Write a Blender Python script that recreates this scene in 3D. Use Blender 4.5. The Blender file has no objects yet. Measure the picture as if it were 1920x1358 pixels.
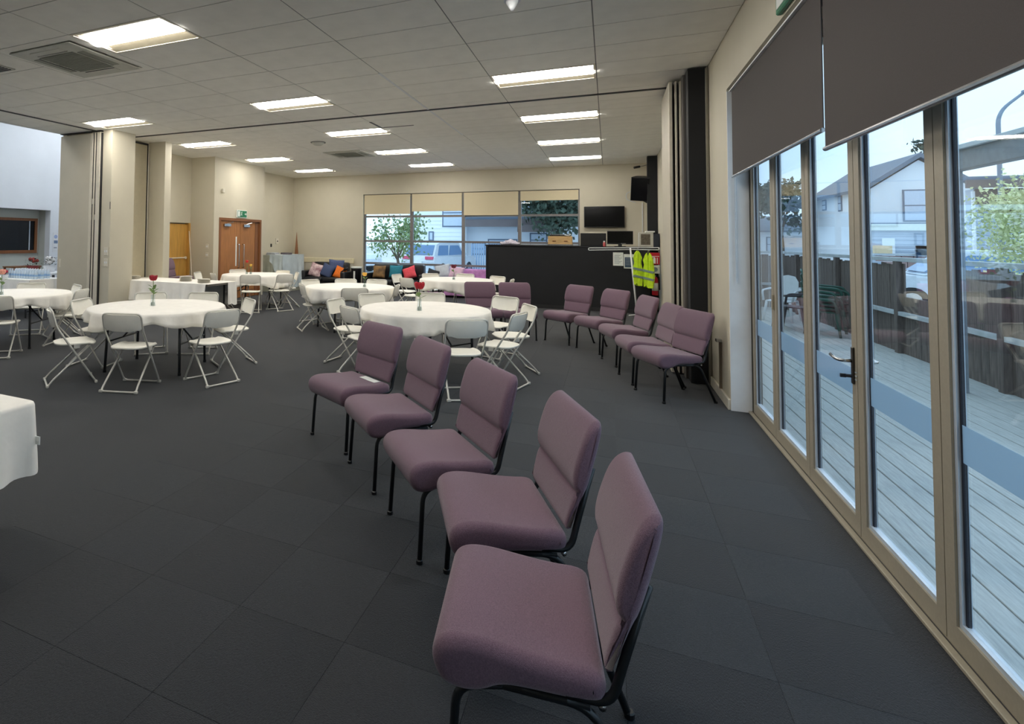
import bpy, bmesh, math, random
from mathutils import Vector, Matrix
random.seed(7)
PI = math.pi
S = bpy.context.scene
C = S.collection

# ------------------------------------------------------------------ camera
FPX, CX, CY = 1028.42, 666.73, 411.07            # focal length and principal point in pixels of the 1920 x 1358 frame
YAW, PIT, ROL = -0.43146, 0.036955, 0.010572
EYE, H = 1.582, 3.605
cam_d = bpy.data.cameras.new('camera'); cam = bpy.data.objects.new('camera', cam_d); C.objects.link(cam)
cam_d.sensor_fit = 'HORIZONTAL'; cam_d.sensor_width = 36.0
cam_d.lens = 36.0 * FPX / 1920
cam_d.shift_x = (960 - CX) / 1920; cam_d.shift_y = (CY - 679) / 1920
cam_d.clip_start = 0.02; cam_d.clip_end = 400
_cy, _sy, _cp, _sp, _cr, _sr = math.cos(YAW), math.sin(YAW), math.cos(PIT), math.sin(PIT), math.cos(ROL), math.sin(ROL)
fwd = Vector((_sy * _cp, _cy * _cp, _sp)); rgt = Vector((_cy, -_sy, 0)); upv = rgt.cross(fwd)
r2 = _cr * rgt + _sr * upv; u2 = -_sr * rgt + _cr * upv
cam.matrix_world = Matrix(((r2.x, u2.x, -fwd.x, 0), (r2.y, u2.y, -fwd.y, 0), (r2.z, u2.z, -fwd.z, EYE), (0, 0, 0, 1)))
S.camera = cam

# ------------------------------------------------------------------ light of the day, exposure
SKY = 1.35
LAMP = 16.5
w = bpy.data.worlds.new('overcast_sky'); S.world = w; w.use_nodes = True
nt = w.node_tree; nt.nodes.clear()
out = nt.nodes.new('ShaderNodeOutputWorld'); bg = nt.nodes.new('ShaderNodeBackground')
tc = nt.nodes.new('ShaderNodeTexCoord'); nz = nt.nodes.new('ShaderNodeTexNoise'); rp = nt.nodes.new('ShaderNodeValToRGB')
nz.inputs['Scale'].default_value = 2.2; nz.inputs['Detail'].default_value = 5
rp.color_ramp.elements[0].position = 0.35; rp.color_ramp.elements[0].color = (0.43, 0.66, 0.92, 1)
rp.color_ramp.elements[1].position = 0.68; rp.color_ramp.elements[1].color = (0.64, 0.82, 0.95, 1)
nt.links.new(tc.outputs['Generated'], nz.inputs['Vector']); nt.links.new(nz.outputs['Fac'], rp.inputs['Fac'])
nt.links.new(rp.outputs['Color'], bg.inputs['Color']); bg.inputs['Strength'].default_value = SKY
nt.links.new(bg.outputs['Background'], out.inputs['Surface'])
S.cycles.diffuse_bounces = 8
S.view_settings.view_transform = 'Standard'; S.view_settings.look = 'None'
S.view_settings.exposure = 0.74; S.view_settings.gamma = 1.0; S.view_settings.use_curve_mapping = False

# ------------------------------------------------------------------ materials
def sr(r, g, b):
    f = lambda c: (c / 255) / 12.92 if c / 255 <= 0.04045 else ((c / 255 + 0.055) / 1.055) ** 2.4
    return (f(r), f(g), f(b), 1)
MATS = {}
def mat(name, col, rough=0.6, metal=0.0, var=0.05, scale=12.0, bump=0.0, bscale=120.0, sheen=0.0, stretch=(1, 1, 1), spec=0.5, coat=0.0, col2=None, detail=3.0, trans=0.0):
    if name in MATS: return MATS[name]
    m = bpy.data.materials.new(name); m.use_nodes = True; t = m.node_tree; b = t.nodes['Principled BSDF']
    b.inputs['Roughness'].default_value = rough; b.inputs['Metallic'].default_value = metal
    b.inputs['Specular IOR Level'].default_value = spec
    if sheen: b.inputs['Sheen Weight'].default_value = sheen; b.inputs['Sheen Roughness'].default_value = 0.4
    if coat: b.inputs['Coat Weight'].default_value = coat
    tc = t.nodes.new('ShaderNodeTexCoord'); mp = t.nodes.new('ShaderNodeMapping'); mp.inputs['Scale'].default_value = stretch
    t.links.new(tc.outputs['Object'], mp.inputs['Vector'])
    nz = t.nodes.new('ShaderNodeTexNoise'); nz.inputs['Scale'].default_value = scale; nz.inputs['Detail'].default_value = detail
    t.links.new(mp.outputs['Vector'], nz.inputs['Vector'])
    rp = t.nodes.new('ShaderNodeValToRGB')
    a = tuple(max(0, c * (1 - var)) for c in col[:3]) + (1,); d = (col2 if col2 else tuple(min(1, c * (1 + var)) for c in col[:3]) + (1,))
    rp.color_ramp.elements[0].color = a; rp.color_ramp.elements[1].color = d
    rp.color_ramp.elements[0].position = 0.3; rp.color_ramp.elements[1].position = 0.7
    t.links.new(nz.outputs['Fac'], rp.inputs['Fac']); t.links.new(rp.outputs['Color'], b.inputs['Base Color'])
    if bump:
        n2 = t.nodes.new('ShaderNodeTexNoise'); n2.inputs['Scale'].default_value = bscale; n2.inputs['Detail'].default_value = 2
        t.links.new(mp.outputs['Vector'], n2.inputs['Vector'])
        bp = t.nodes.new('ShaderNodeBump'); bp.inputs['Strength'].default_value = bump; bp.inputs['Distance'].default_value = 0.01
        t.links.new(n2.outputs['Fac'], bp.inputs['Height']); t.links.new(bp.outputs['Normal'], b.inputs['Normal'])
    if trans:
        b.inputs['Transmission Weight'].default_value = trans; b.inputs['IOR'].default_value = 1.3
    MATS[name] = m; return m
def emit(name, col, strength):
    if name in MATS: return MATS[name]
    m = bpy.data.materials.new(name); m.use_nodes = True; t = m.node_tree; t.nodes.clear()
    o = t.nodes.new('ShaderNodeOutputMaterial'); e = t.nodes.new('ShaderNodeEmission')
    e.inputs['Color'].default_value = col; e.inputs['Strength'].default_value = strength
    t.links.new(e.outputs[0], o.inputs['Surface']); MATS[name] = m; return m
def glass(name, tint=(0.97, 0.985, 0.99, 1), ior=1.5, frost=0.0, frostcol=(0.75, 0.82, 0.88, 1)):
    if name in MATS: return MATS[name]
    m = bpy.data.materials.new(name); m.use_nodes = True; t = m.node_tree; t.nodes.clear()
    o = t.nodes.new('ShaderNodeOutputMaterial'); tr = t.nodes.new('ShaderNodeBsdfTransparent'); gl = t.nodes.new('ShaderNodeBsdfGlossy')
    fr = t.nodes.new('ShaderNodeFresnel'); ge = t.nodes.new('ShaderNodeNewGeometry'); mr = t.nodes.new('ShaderNodeMapRange')
    mr.inputs['To Min'].default_value = ior; mr.inputs['To Max'].default_value = 1 / ior      # same reflection from both sides of the pane
    t.links.new(ge.outputs['Backfacing'], mr.inputs['Value']); t.links.new(mr.outputs['Result'], fr.inputs['IOR']); mx = t.nodes.new('ShaderNodeMixShader')
    tr.inputs['Color'].default_value = tint; gl.inputs['Roughness'].default_value = 0.0
    t.links.new(fr.outputs[0], mx.inputs[0])
    src = tr.outputs[0]
    if frost:
        df = t.nodes.new('ShaderNodeBsdfTranslucent'); df.inputs['Color'].default_value = frostcol
        d2 = t.nodes.new('ShaderNodeBsdfDiffuse'); d2.inputs['Color'].default_value = frostcol
        a = t.nodes.new('ShaderNodeMixShader'); a.inputs[0].default_value = 0.35
        t.links.new(df.outputs[0], a.inputs[1]); t.links.new(d2.outputs[0], a.inputs[2])
        b = t.nodes.new('ShaderNodeMixShader'); b.inputs[0].default_value = frost
        t.links.new(tr.outputs[0], b.inputs[1]); t.links.new(a.outputs[0], b.inputs[2]); src = b.outputs[0]
    t.links.new(src, mx.inputs[1]); t.links.new(gl.outputs[0], mx.inputs[2]); t.links.new(mx.outputs[0], o.inputs['Surface'])
    MATS[name] = m; return m

M_wall = mat('cream_wall_paint', sr(204, 197, 177), 0.7, var=0.02, scale=3, bump=0.05, bscale=160)
M_white = mat('white_paint', sr(232, 234, 236), 0.6, var=0.02)
M_hall = mat('hall_white_paint', sr(232, 236, 240), 0.7, var=0.02, scale=2)
M_hallgrey = mat('hall_grey_paint', sr(196, 200, 192), 0.7, var=0.03, scale=2)
M_ceil = mat('ceiling_tile_face', sr(247, 245, 238), 0.9, var=0.03, scale=5, bump=0.15, bscale=300)
M_grid = mat('ceiling_grid_metal', sr(130, 130, 126), 0.6)
M_dark = mat('track_dark_metal', sr(40, 40, 42), 0.5)
M_carpet = mat('carpet_pile', sr(29, 33, 39), 0.83, var=0.35, scale=260, bump=0.5, bscale=420, sheen=0.2, stretch=(1, 0.25, 1), spec=0.45)
M_carpetb = mat('carpet_pile_turned', sr(30, 34, 40), 0.81, var=0.35, scale=260, bump=0.5, bscale=420, sheen=0.2, stretch=(0.25, 1, 1), spec=0.45)
M_alu = mat('door_aluminium', sr(164, 156, 138), 0.5, metal=0.1, var=0.04, scale=60)
M_bead = mat('glazing_bead', sr(196, 208, 220), 0.4, metal=0.2)
M_gasket = mat('rubber_gasket', sr(22, 27, 42), 0.5)
M_steel = mat('brushed_steel', sr(190, 190, 190), 0.25, metal=1.0)
M_glass = glass('clear_pane')
M_frost = glass('frosted_band', frost=0.85, frostcol=(0.52, 0.68, 0.80, 1))
M_blind = mat('charcoal_blind_fabric', sr(74, 68, 67), 0.85, var=0.12, scale=350)
M_cblind = mat('cream_blind_fabric', sr(214, 202, 170), 0.85, var=0.03, scale=200)
M_purple = mat('purple_weave', sr(122, 98, 112), 0.9, var=0.22, scale=300, bump=0.35, bscale=500, sheen=0.35, spec=0.2)
M_frame = mat('black_chair_tube', sr(30, 33, 36), 0.3, metal=0.3, spec=0.6)
M_poly = mat('white_chair_plastic', sr(250, 247, 236), 0.45, var=0.02)
M_tube = mat('grey_chair_tube', sr(214, 212, 204), 0.35, metal=0.25)
M_cap = mat('pale_chair_cap', sr(205, 203, 195), 0.5)
M_cloth = mat('white_linen', sr(248, 245, 238), 0.8, var=0.03, scale=8, bump=0.25, bscale=14)
M_top = mat('table_top_grey', sr(120, 115, 105), 0.6)
M_leg = mat('table_leg_steel', sr(60, 62, 64), 0.4, metal=0.4)
M_black = mat('matte_black_paint', sr(20, 22, 27), 0.7, var=0.15, scale=4)
M_bplast = mat('black_plastic', sr(18, 19, 22), 0.4)
M_screen = mat('dark_screen', sr(8, 9, 12), 0.12)
M_wood = mat('oak_veneer', sr(168, 112, 62), 0.5, var=0.18, scale=6, stretch=(6, 6, 0.5))
M_woodd = mat('dark_oak_trim', sr(132, 84, 48), 0.5, var=0.15, scale=6, stretch=(6, 6, 0.5))
M_ywood = mat('yellow_ply', sr(206, 158, 78), 0.5, var=0.12, scale=5, stretch=(5, 5, 0.5))
M_leather = mat('black_leather', sr(32, 32, 35), 0.35, var=0.15, bump=0.2, bscale=60)
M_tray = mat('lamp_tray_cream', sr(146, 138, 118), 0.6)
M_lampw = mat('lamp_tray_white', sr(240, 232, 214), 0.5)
M_lens = emit('lamp_lens', (1.0, 0.965, 0.90, 1), LAMP)
M_part = mat('partition_vinyl', sr(192, 184, 164), 0.6, var=0.03, scale=3)
M_partd = mat('partition_edge', sr(214, 206, 188), 0.4, metal=0.1)

# ------------------------------------------------------------------ geometry helpers
def box(bm, x0, y0, z0, x1, y1, z1, bev=0.0, seg=1):
    r = bmesh.ops.create_cube(bm, size=1.0)
    for v in r['verts']:
        v.co = Vector(((x0 + x1) / 2 + v.co.x * (x1 - x0), (y0 + y1) / 2 + v.co.y * (y1 - y0), (z0 + z1) / 2 + v.co.z * (z1 - z0)))
    if bev:
        es = list({e for v in r['verts'] for e in v.link_edges})
        bmesh.ops.bevel(bm, geom=es, offset=bev, segments=seg, profile=0.5, affect='EDGES')
    return bm
def B(*a, **k):
    bm = bmesh.new(); box(bm, *a, **k); return bm
def fillet(pts, r, n=4):
    pts = [Vector(p) for p in pts]; o = [pts[0]]
    for i in range(1, len(pts) - 1):
        p, a, b = pts[i], pts[i - 1], pts[i + 1]
        da, db = (a - p), (b - p); k = min(r, da.length * 0.45, db.length * 0.45)
        s, e = p + da.normalized() * k, p + db.normalized() * k
        for j in range(n + 1):
            t = j / n; o.append(s * (1 - t) ** 2 + p * 2 * t * (1 - t) + e * t * t)
    o.append(pts[-1]); return o
def tube(bm, pts, r, n=8, closed=False, r1=None):
    pts = [Vector(p) for p in pts]; N = len(pts); rings = []
    up = None
    for i, p in enumerate(pts):
        if closed: d = (pts[(i + 1) % N] - pts[i - 1]).normalized()
        else: d = (pts[min(i + 1, N - 1)] - pts[max(i - 1, 0)]).normalized()
        if up is None:
            up = Vector((0, 0, 1)) if abs(d.z) < 0.9 else Vector((1, 0, 0))
        sd = d.cross(up).normalized(); up = sd.cross(d).normalized()
        rr = r if r1 is None else r + (r1 - r) * i / (N - 1)
        rings.append([bm.verts.new(p + (sd * math.cos(2 * PI * k / n) + up * math.sin(2 * PI * k / n)) * rr) for k in range(n)])
    for i in range(N if closed else N - 1):
        a, b = rings[i], rings[(i + 1) % N]
        for k in range(n): bm.faces.new((a[k], a[(k + 1) % n], b[(k + 1) % n], b[k]))
    if not closed:
        bm.faces.new(rings[0][::-1]); bm.faces.new(rings[-1])
    return bm
def T(pts, r, n=8, closed=False, r1=None):
    bm = bmesh.new(); tube(bm, pts, r, n, closed, r1); return bm
def lathe(bm, prof, n=16, cx=0, cy=0):
    rings = []
    for r, z in prof:
        rings.append([bm.verts.new((cx + r * math.cos(2 * PI * k / n), cy + r * math.sin(2 * PI * k / n), z)) for k in range(n)])
    for a, b in zip(rings, rings[1:]):
        for k in range(n): bm.faces.new((a[k], a[(k + 1) % n], b[(k + 1) % n], b[k]))
    bm.faces.new(rings[0][::-1]); bm.faces.new(rings[-1]); return bm
def LA(prof, n=16, cx=0, cy=0):
    bm = bmesh.new(); lathe(bm, prof, n, cx, cy); return bm
def prism(bm, poly, axis, a, b):
    def co(p, t):
        return {'x': (t, p[0], p[1]), 'y': (p[0], t, p[1]), 'z': (p[0], p[1], t)}[axis]
    A = [bm.verts.new(co(p, a)) for p in poly]; D = [bm.verts.new(co(p, b)) for p in poly]; n = len(poly)
    for k in range(n): bm.faces.new((A[k], A[(k + 1) % n], D[(k + 1) % n], D[k]))
    bm.faces.new(A[::-1]); bm.faces.new(D); return bm
def PR(poly, axis, a, b):
    bm = bmesh.new(); prism(bm, poly, axis, a, b); return bm
def obj(name, bm, m, parent=None, smooth=False, loc=None, rot=None):
    bmesh.ops.recalc_face_normals(bm, faces=bm.faces)
    me = bpy.data.meshes.new(name); bm.to_mesh(me); bm.free()
    me.materials.append(m)
    if smooth:
        for p in me.polygons: p.use_smooth = True
    o = bpy.data.objects.new(name, me); C.objects.link(o)
    if parent: o.parent = parent
    if loc: o.location = loc
    if rot: o.rotation_euler = rot
    return o
def auto(o, ang=40):
    me = o.data; a = math.radians(ang)
    bm = bmesh.new(); bm.from_mesh(me)
    for f in bm.faces: f.smooth = True
    for e in bm.edges:
        if len(e.link_faces) == 2 and e.calc_face_angle(0) > a: e.smooth = False
    bm.to_mesh(me); bm.free(); return o
def copy_of(name, src, parent, loc=(0, 0, 0), rot=None, m=None):
    o = bpy.data.objects.new(name, src.data if not m else src.data.copy()); C.objects.link(o); o.parent = parent; o.location = loc
    if rot: o.rotation_euler = rot
    if m: o.data.materials[0] = m
    return o
def tag(o, label, cat, group=None, kind=None):
    o['label'] = label; o['category'] = cat
    if group: o['group'] = group
    if kind: o['kind'] = kind
    return o
def thing(name, label, cat, loc=(0, 0, 0), rz=0, group=None):
    o = bpy.data.objects.new(name, None); C.objects.link(o); o.empty_display_size = 0.1
    o.location = loc; o.rotation_euler = (0, 0, rz); return tag(o, label, cat, group)
def struct(name, bm, m, label, cat='wall', smooth=False):
    o = obj(name, bm, m, smooth=smooth); return tag(o, label, cat, kind='structure')
def dup(root, loc, rz, label, group=None):
    r = root.copy(); C.objects.link(r); r.location = loc; r.rotation_euler = (0, 0, rz); r['label'] = label
    if group: r['group'] = group
    elif 'group' in r: del r['group']
    for ch in root.children:
        c = ch.copy(); C.objects.link(c); c.parent = r
        for g in ch.children:
            d = g.copy(); C.objects.link(d); d.parent = c
    return r

# ================================================================== SHELL OF THE ROOM
XR, YF, XL, YB = 1.05, 15.70, -9.60, -5.0
# floor: one slab, and carpet tiles laid on the part of it that lies open by the doors and in front
fl = struct('floor', B(-14.2, YB - 0.2, -0.12, 1.30, YF + 0.1, -0.003), M_carpet, 'dark charcoal carpet floor of the whole room', 'floor')
ct = None
for i in range(8):
    for j in range(26):
        x, y = -2.95 + 0.5 * i, 0.5 + 0.5 * j
        if y > 13.0: continue
        m = M_carpet if (i + j) % 2 else M_carpetb
        if i + j < 2 or ct is None:
            pass
        key = 'ct%d' % ((i + j) % 2)
        if key not in MATS:
            b = B(-0.2492, -0.2492, -0.0028, 0.2492, 0.2492, 0.0); MATS[key] = obj('carpet_tile', b, m, fl, loc=(x + 0.25, y + 0.25, 0)); ct = 1
        else:
            copy_of('carpet_tile', MATS[key], fl, (x + 0.25, y + 0.25, 0.0))
# ceiling slab above, panels and grid bars below it
ce = struct('ceiling', B(-9.85, YB, H + 0.12, 1.30, YF + 0.1, H + 0.25), M_ceil, 'suspended ceiling of grey white tiles with dark joints', 'ceiling')
GX, GY = -0.114, 4.925
LIGHTS = [(i, j) for i in (-7, -4, -1) for j in (-6, -2, 3, 7, 11, 15) if (i, j) != (-7, -6)]
P0 = None
for j in range(-9, 18):
    for i in range(-9, 1):
        if (i, j) in LIGHTS: continue
        x0, x1 = GX + 1.2 * i, GX + 1.2 * (i + 1); y0, y1 = GY + 0.6 * j, GY + 0.6 * (j + 1)
        x0, x1, y1 = max(x0, -9.85), min(x1, XR), min(y1, YF)
        if (i, j) in ((-5, -1), (-5, -2)):                   # the air unit hangs there: only the margins of the panel are left
            ya, yb = (y0 + .006, y0 + .11) if j == -2 else (y1 - .11, y1 - .006)
            b = bmesh.new(); box(b, x0 + .006, ya, H, x1 - .006, yb, H + .016); yc, yd = (yb, y1) if j == -2 else (y0, ya)
            for (a, c) in ((x0 + .006, x0 + .12), (x1 - .12, x1 - .006)): box(b, a, yc, H, c, yd, H + .016)
            obj('ceiling_panel', b, M_ceil, ce); continue
        g = 0.0055
        full = abs(x1 - x0 - 1.2) < 1e-6 and abs(y1 - y0 - 0.6) < 1e-6
        if full and P0:
            copy_of('ceiling_panel', P0, ce, (x0, y0, 0))
        else:
            b = B(g, g, H, x1 - x0 - g, y1 - y0 - g, H + 0.016)
            o = obj('ceiling_panel', b, M_ceil, ce, loc=(x0, y0, 0))
            if full: P0 = o
for i in range(-8, 1):
    obj('grid_bar', B(GX + 1.2 * i - 0.011, YB, H + 0.003, GX + 1.2 * i + 0.011, YF, H + 0.02), M_grid, ce)
for j in range(-9, 19):
    y = GY + 0.6 * j
    if y > YF: continue
    obj('grid_bar', B(-9.85, y - 0.009, H + 0.004, XR, y + 0.009, H + 0.021), M_grid, ce)
# walls
b = bmesh.new()
box(b, XR, 6.28, 0, 1.30, YF + 0.25, H + 0.2); box(b, XR, -0.52, 3.07, 1.30, 6.28, H + 0.2); box(b, XR, YB - 0.2, 0, 1.30, -0.52, H + 0.2)
struct('wall_right', b, M_wall, 'cream wall on the right around the glazed folding doors')
WX0, WX1, WZ0, WZ1 = -6.97, -0.68, 0.50, 2.99
b = bmesh.new()
box(b, -9.9, YF, 0, WX0, YF + 0.25, H + 0.2); box(b, WX1, YF, 0, XR, YF + 0.25, H + 0.2)
box(b, WX0, YF, 0, WX1, YF + 0.25, WZ0); box(b, WX0, YF, WZ1, WX1, YF + 0.25, H + 0.2)
struct('wall_far', b, M_wall, 'cream far wall with the long window and the television')
b = bmesh.new()
box(b, -9.85, 8.9, 0, XL, 10.07, H + 0.2); box(b, -9.85, 10.07, 1.95, XL, 10.86, H + 0.2)
box(b, -9.85, 10.86, 0, -8.86, 11.06, H + 0.2); box(b, -9.70, 11.06, 2.10, -8.86, 12.90, H + 0.2); box(b, -9.85, 12.90, 0, -8.86, 13.02, H + 0.2)
box(b, -9.85, 13.02, 0, -9.50, YF, H + 0.2); box(b, -9.85, 7.43, 0, -9.75, 8.9, H + 0.2); box(b, -9.85, 10.07, 0, -9.75, 10.86, 1.95)
box(b, -9.85, 11.06, 0, -9.02, 12.90, 2.10)
struct('wall_left', b, M_wall, 'cream stepped wall on the left with the two timber doors')
b = bmesh.new(); box(b, -8.93, 8.77, 0, -8.47, 8.95, H + 0.1)
struct('trim_1', b, M_wall, 'cream square pier beside the yellow door', 'pier')
b = bmesh.new(); box(b, -8.70, 7.40, 0, -8.46, 7.95, H + 0.1)
struct('trim_2', b, M_wall, 'cream square pier with light switches beside the folded partition', 'pier')
# hall beyond, to the left
b = bmesh.new()
HX = -13.5
box(b, HX - 0.2, YB, 0, HX, 7.0, 5.4); box(b, HX - 0.2, 9.87, 0, HX, 12.0, 5.4); box(b, HX - 0.2, 7.0, 2.27, HX, 9.87, 5.4)
box(b, HX - 0.2, 12.0, 0, -9.85, 12.2, 5.4); box(b, HX - 0.2, YB - 0.2, 0, -9.85, YB, 5.4); box(b, -9.85, 7.43, H + 0.1, -9.6, 12.2, 5.4); box(b, -9.86, YB, H + 0.0, -9.84, 7.43, 5.4)
box(b, -9.86, 7.43, 0, -9.845, 12.0, H + 0.1)
struct('wall_hall', b, M_hall, 'tall white wall of the hall beyond on the left')
b = bmesh.new(); box(b, HX - 0.65, 6.9, 0, HX - 0.45, 10.0, 2.35); box(b, HX - 0.6, 6.9, 2.27, HX - 0.2, 10.0, 2.35); box(b, HX - 0.6, 9.87, 0, HX - 0.2, 10.0, 2.27); box(b, HX - 0.6, 6.9, 0, HX - 0.2, 7.0, 2.27)
struct('wall_recess', b, M_hallgrey, 'grey recess in the white hall wall holding the servery window')
struct('ceiling_hall', B(HX - 0.2, YB, 5.4, -9.6, 12.2, 5.5), M_white, 'high white ceiling of the hall beyond', 'ceiling')
struct('wall_back', B(-9.9, YB - 0.2, 0, 1.3, YB, H + 0.2), M_wall, 'cream wall behind the photographer')
# skirting boards
M_skirt = mat('skirting_paint', sr(214, 208, 192), 0.5)
b = bmesh.new(); box(b, 1.028, 6.28, 0, XR, 7.27, 0.10, 0.004); struct('baseboard_right', b, M_skirt, 'cream skirting board under the right wall', 'baseboard')
b = bmesh.new(); box(b, -9.5, YF - 0.02, 0, WX0, YF, 0.10, 0.004); box(b, -6.97, YF - 0.02, 0, -2.7, YF, 0.10, 0.004); struct('baseboard_far', b, M_skirt, 'cream skirting board under the far window', 'baseboard')
# reveal lining beside the doors
struct('trim_3', B(1.05, 6.262, 0, 1.215, 6.28, 3.05), M_white, 'white lining of the door opening beside the first glass leaf', 'trim')

# ------------------------------------------------------------------ ceiling lamps
def make_lamp(i, j, label, group):
    x0, y0 = GX + 1.2 * i, GY + 0.6 * j
    t = thing('ceiling_light', label, 'light', (x0 + 0.6, y0 + 0.3, H), 0, group)
    b = bmesh.new(); e = 0.012
    box(b, -0.594, -0.294, -0.004, 0.594, -0.294 + 2 * e, 0.016); box(b, -0.594, 0.294 - 2 * e, -0.004, 0.594, 0.294, 0.016)
    box(b, -0.594, -0.27, -0.004, -0.594 + 2 * e, 0.27, 0.016); box(b, 0.594 - 2 * e, -0.27, -0.004, 0.594, 0.27, 0.016)
    obj('frame', b, M_lampw, t)
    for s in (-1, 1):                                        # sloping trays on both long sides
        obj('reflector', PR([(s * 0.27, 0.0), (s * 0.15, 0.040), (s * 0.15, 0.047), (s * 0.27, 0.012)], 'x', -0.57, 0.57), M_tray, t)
    b = bmesh.new(); prof = [(-0.15 + 0.30 * k / 10, 0.040 - 0.062 * math.sin(PI * k / 10)) for k in range(11)]
    prism(b, prof + [(0.15, 0.07), (-0.15, 0.07)], 'x', -0.57, 0.57)
    o = obj('diffuser', b, M_lens, t); auto(o, 50)
    obj('housing', B(-0.59, -0.29, 0.075, 0.59, 0.29, 0.10), M_lampw, t)
    for s in (-1, 1): obj('end_plate', B(s * 0.57, -0.28, 0.0, s * 0.585, 0.28, 0.075), M_lampw, t)
    return t
rowname = {-7: 'left row', -4: 'middle row', -1: 'right row'}
order = {-2: 'nearest in view', 3: 'second', 7: 'third', 11: 'fourth', 15: 'farthest'}
L0 = None
for (i, j) in LIGHTS:
    if j == -6 or (i, j) in ((-7, -2), (-1, -2)):
        lab = 'bright recessed ceiling light outside the view, %s, %s' % (rowname[i], 'behind the camera' if j == -6 else 'overhead'); grp = 'recessed ceiling lights'
    else:
        extra = {(-4, -2): ' beside the square air unit', (-7, 3): ' above the folded partition', (-7, 7): ' above the buffet table', (-1, 3): ' before the ceiling track', (-1, 15): ' near the television wall'}.get((i, j), '')
        lab = 'bright recessed ceiling light, %s of the %s%s' % (order[j], rowname[i], extra); grp = 'recessed ceiling lights'
    if L0 is None: L0 = make_lamp(i, j, lab, grp)
    else: dup(L0, (GX + 1.2 * i + 0.6, GY + 0.6 * j + 0.3, H), 0, lab, grp)
M_hallfill = emit('hall_fill_lens', (0.92, 0.96, 1.0, 1), 15.0)  # fill lamps added out of view to brighten the hall, standing in for daylight
for y in (-2, 2, 6, 10):
    t = thing('hall_fill_light', 'unseen cool fill light added on the hall ceiling, %s from the near end' % {-2: 'first', 2: 'second', 6: 'third', 10: 'fourth'}[y], 'light', (-11.7, y, 5.4), 0, 'added hall fill lights')
    obj('frame', B(-0.65, -0.35, -0.04, 0.65, 0.35, 0.0, 0.005), M_lampw, t); obj('diffuser', B(-0.6, -0.3, -0.055, 0.6, 0.3, -0.04), M_hallfill, t)

# air units, vent, detectors, ceiling track
M_ac = mat('air_unit_plastic', sr(196, 196, 186), 0.5); M_acg = mat('air_unit_grille', sr(146, 148, 136), 0.7, var=0.2, scale=200)
def ac(loc, label, s=0.48):
    t = thing('air_conditioner', label, 'air conditioner', loc, 0, 'ceiling air units')
    b = bmesh.new(); box(b, -s, -s, -0.014, s, s, -0.0005, 0.005, 2); obj('panel', b, M_ac, t)
    g = bmesh.new(); box(g, -s * 0.56, -s * 0.56, -0.019, s * 0.56, s * 0.56, -0.0135); gr = obj('grille', g, M_acg, t)
    q = bmesh.new()
    for k in range(14):
        y = -s * 0.53 + s * 1.06 * k / 13; box(q, -s * 0.55, y - 0.005, -0.023, s * 0.55, y + 0.005, -0.0185)
    o = obj('grille_slat', q, M_acg, gr); o['kind'] = 'stuff'
    for k in range(4):
        a = k * PI / 2
        v = bmesh.new(); box(v, -s * 0.5, s * 0.66, -0.018, s * 0.5, s * 0.84, -0.0135)
        o = obj('louvre', v, M_acg if k % 2 else M_ac, t, rot=(0, 0, a))
        v = bmesh.new(); box(v, -s * 0.5, s * 0.64, -0.019, s * 0.5, s * 0.655, -0.0135); obj('louvre_slot', v, M_dark, o)
    return t
ac((-5.55, 4.33, H), 'square ceiling air unit beside the nearest middle light')
ac((-5.55, 11.70, H), 'square ceiling air unit farther back near the round tables')
t = thing('ceiling_vent', 'small ceiling vent at the edge beside the air unit', 'vent', (-6.72, 4.13, H))
obj('frame', B(-0.2, -0.12, -0.012, 0.2, 0.12, 0.0, 0.003), M_ac, t)
for k in range(5): obj('slat', B(-0.17, -0.09 + 0.04 * k, -0.018, 0.17, -0.075 + 0.04 * k, -0.012), M_dark, t)
t = thing('smoke_detector', 'round white smoke detector between the far lights', 'detector', (-5.5, 10.03, H)); obj('body', LA([(0.13, 0), (0.13, -0.02), (0.08, -0.06)], 20), M_ac, t, True); obj('base', LA([(0.16, 0.0), (0.16, -0.012)], 20), M_grid, t)
t = thing('ceiling_sensor', 'small white ceiling sensor near the top edge', 'sensor', (-0.72, 4.66, H)); obj('body', LA([(0.05, 0), (0.05, -0.02), (0.025, -0.07), (0.012, -0.09)], 16), M_white, t, True); obj('base', LA([(0.07, 0), (0.07, -0.01)], 16), M_white, t)
tag(obj('partition_track', B(-8.87, 8.105, H - 0.012, 0.80, 8.155, H + 0.004), M_dark), 'dark partition track crossing the ceiling', 'track')
tag(obj('partition_track', B(-8.90, 4.6, H - 0.012, -8.85, 7.42, H + 0.004), M_dark), 'dark ceiling track running along the hall opening', 'track')
tag(obj('partition_track', B(-9.85, 7.36, H - 0.014, -8.72, 7.45, H + 0.003), M_dark), 'dark ceiling track above the parked partition panel', 'track')
b = bmesh.new(); box(b, -3.73, 8.62, H - 0.004, -3.69, 9.15, H + 0.004); box(b, -3.73, 9.12, H - 0.004, -3.1, 9.15, H + 0.004)
tag(obj('ceiling_joint_strip', b, M_dark), 'short dark gap in the ceiling tiles beyond the track', 'joint')
tag(obj('ceiling_edge_strip', B(-2.53, 6.1, H - 0.006, -2.50, 10.3, H + 0.004), M_white), 'thin white strip along a ceiling joint', 'strip')

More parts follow.
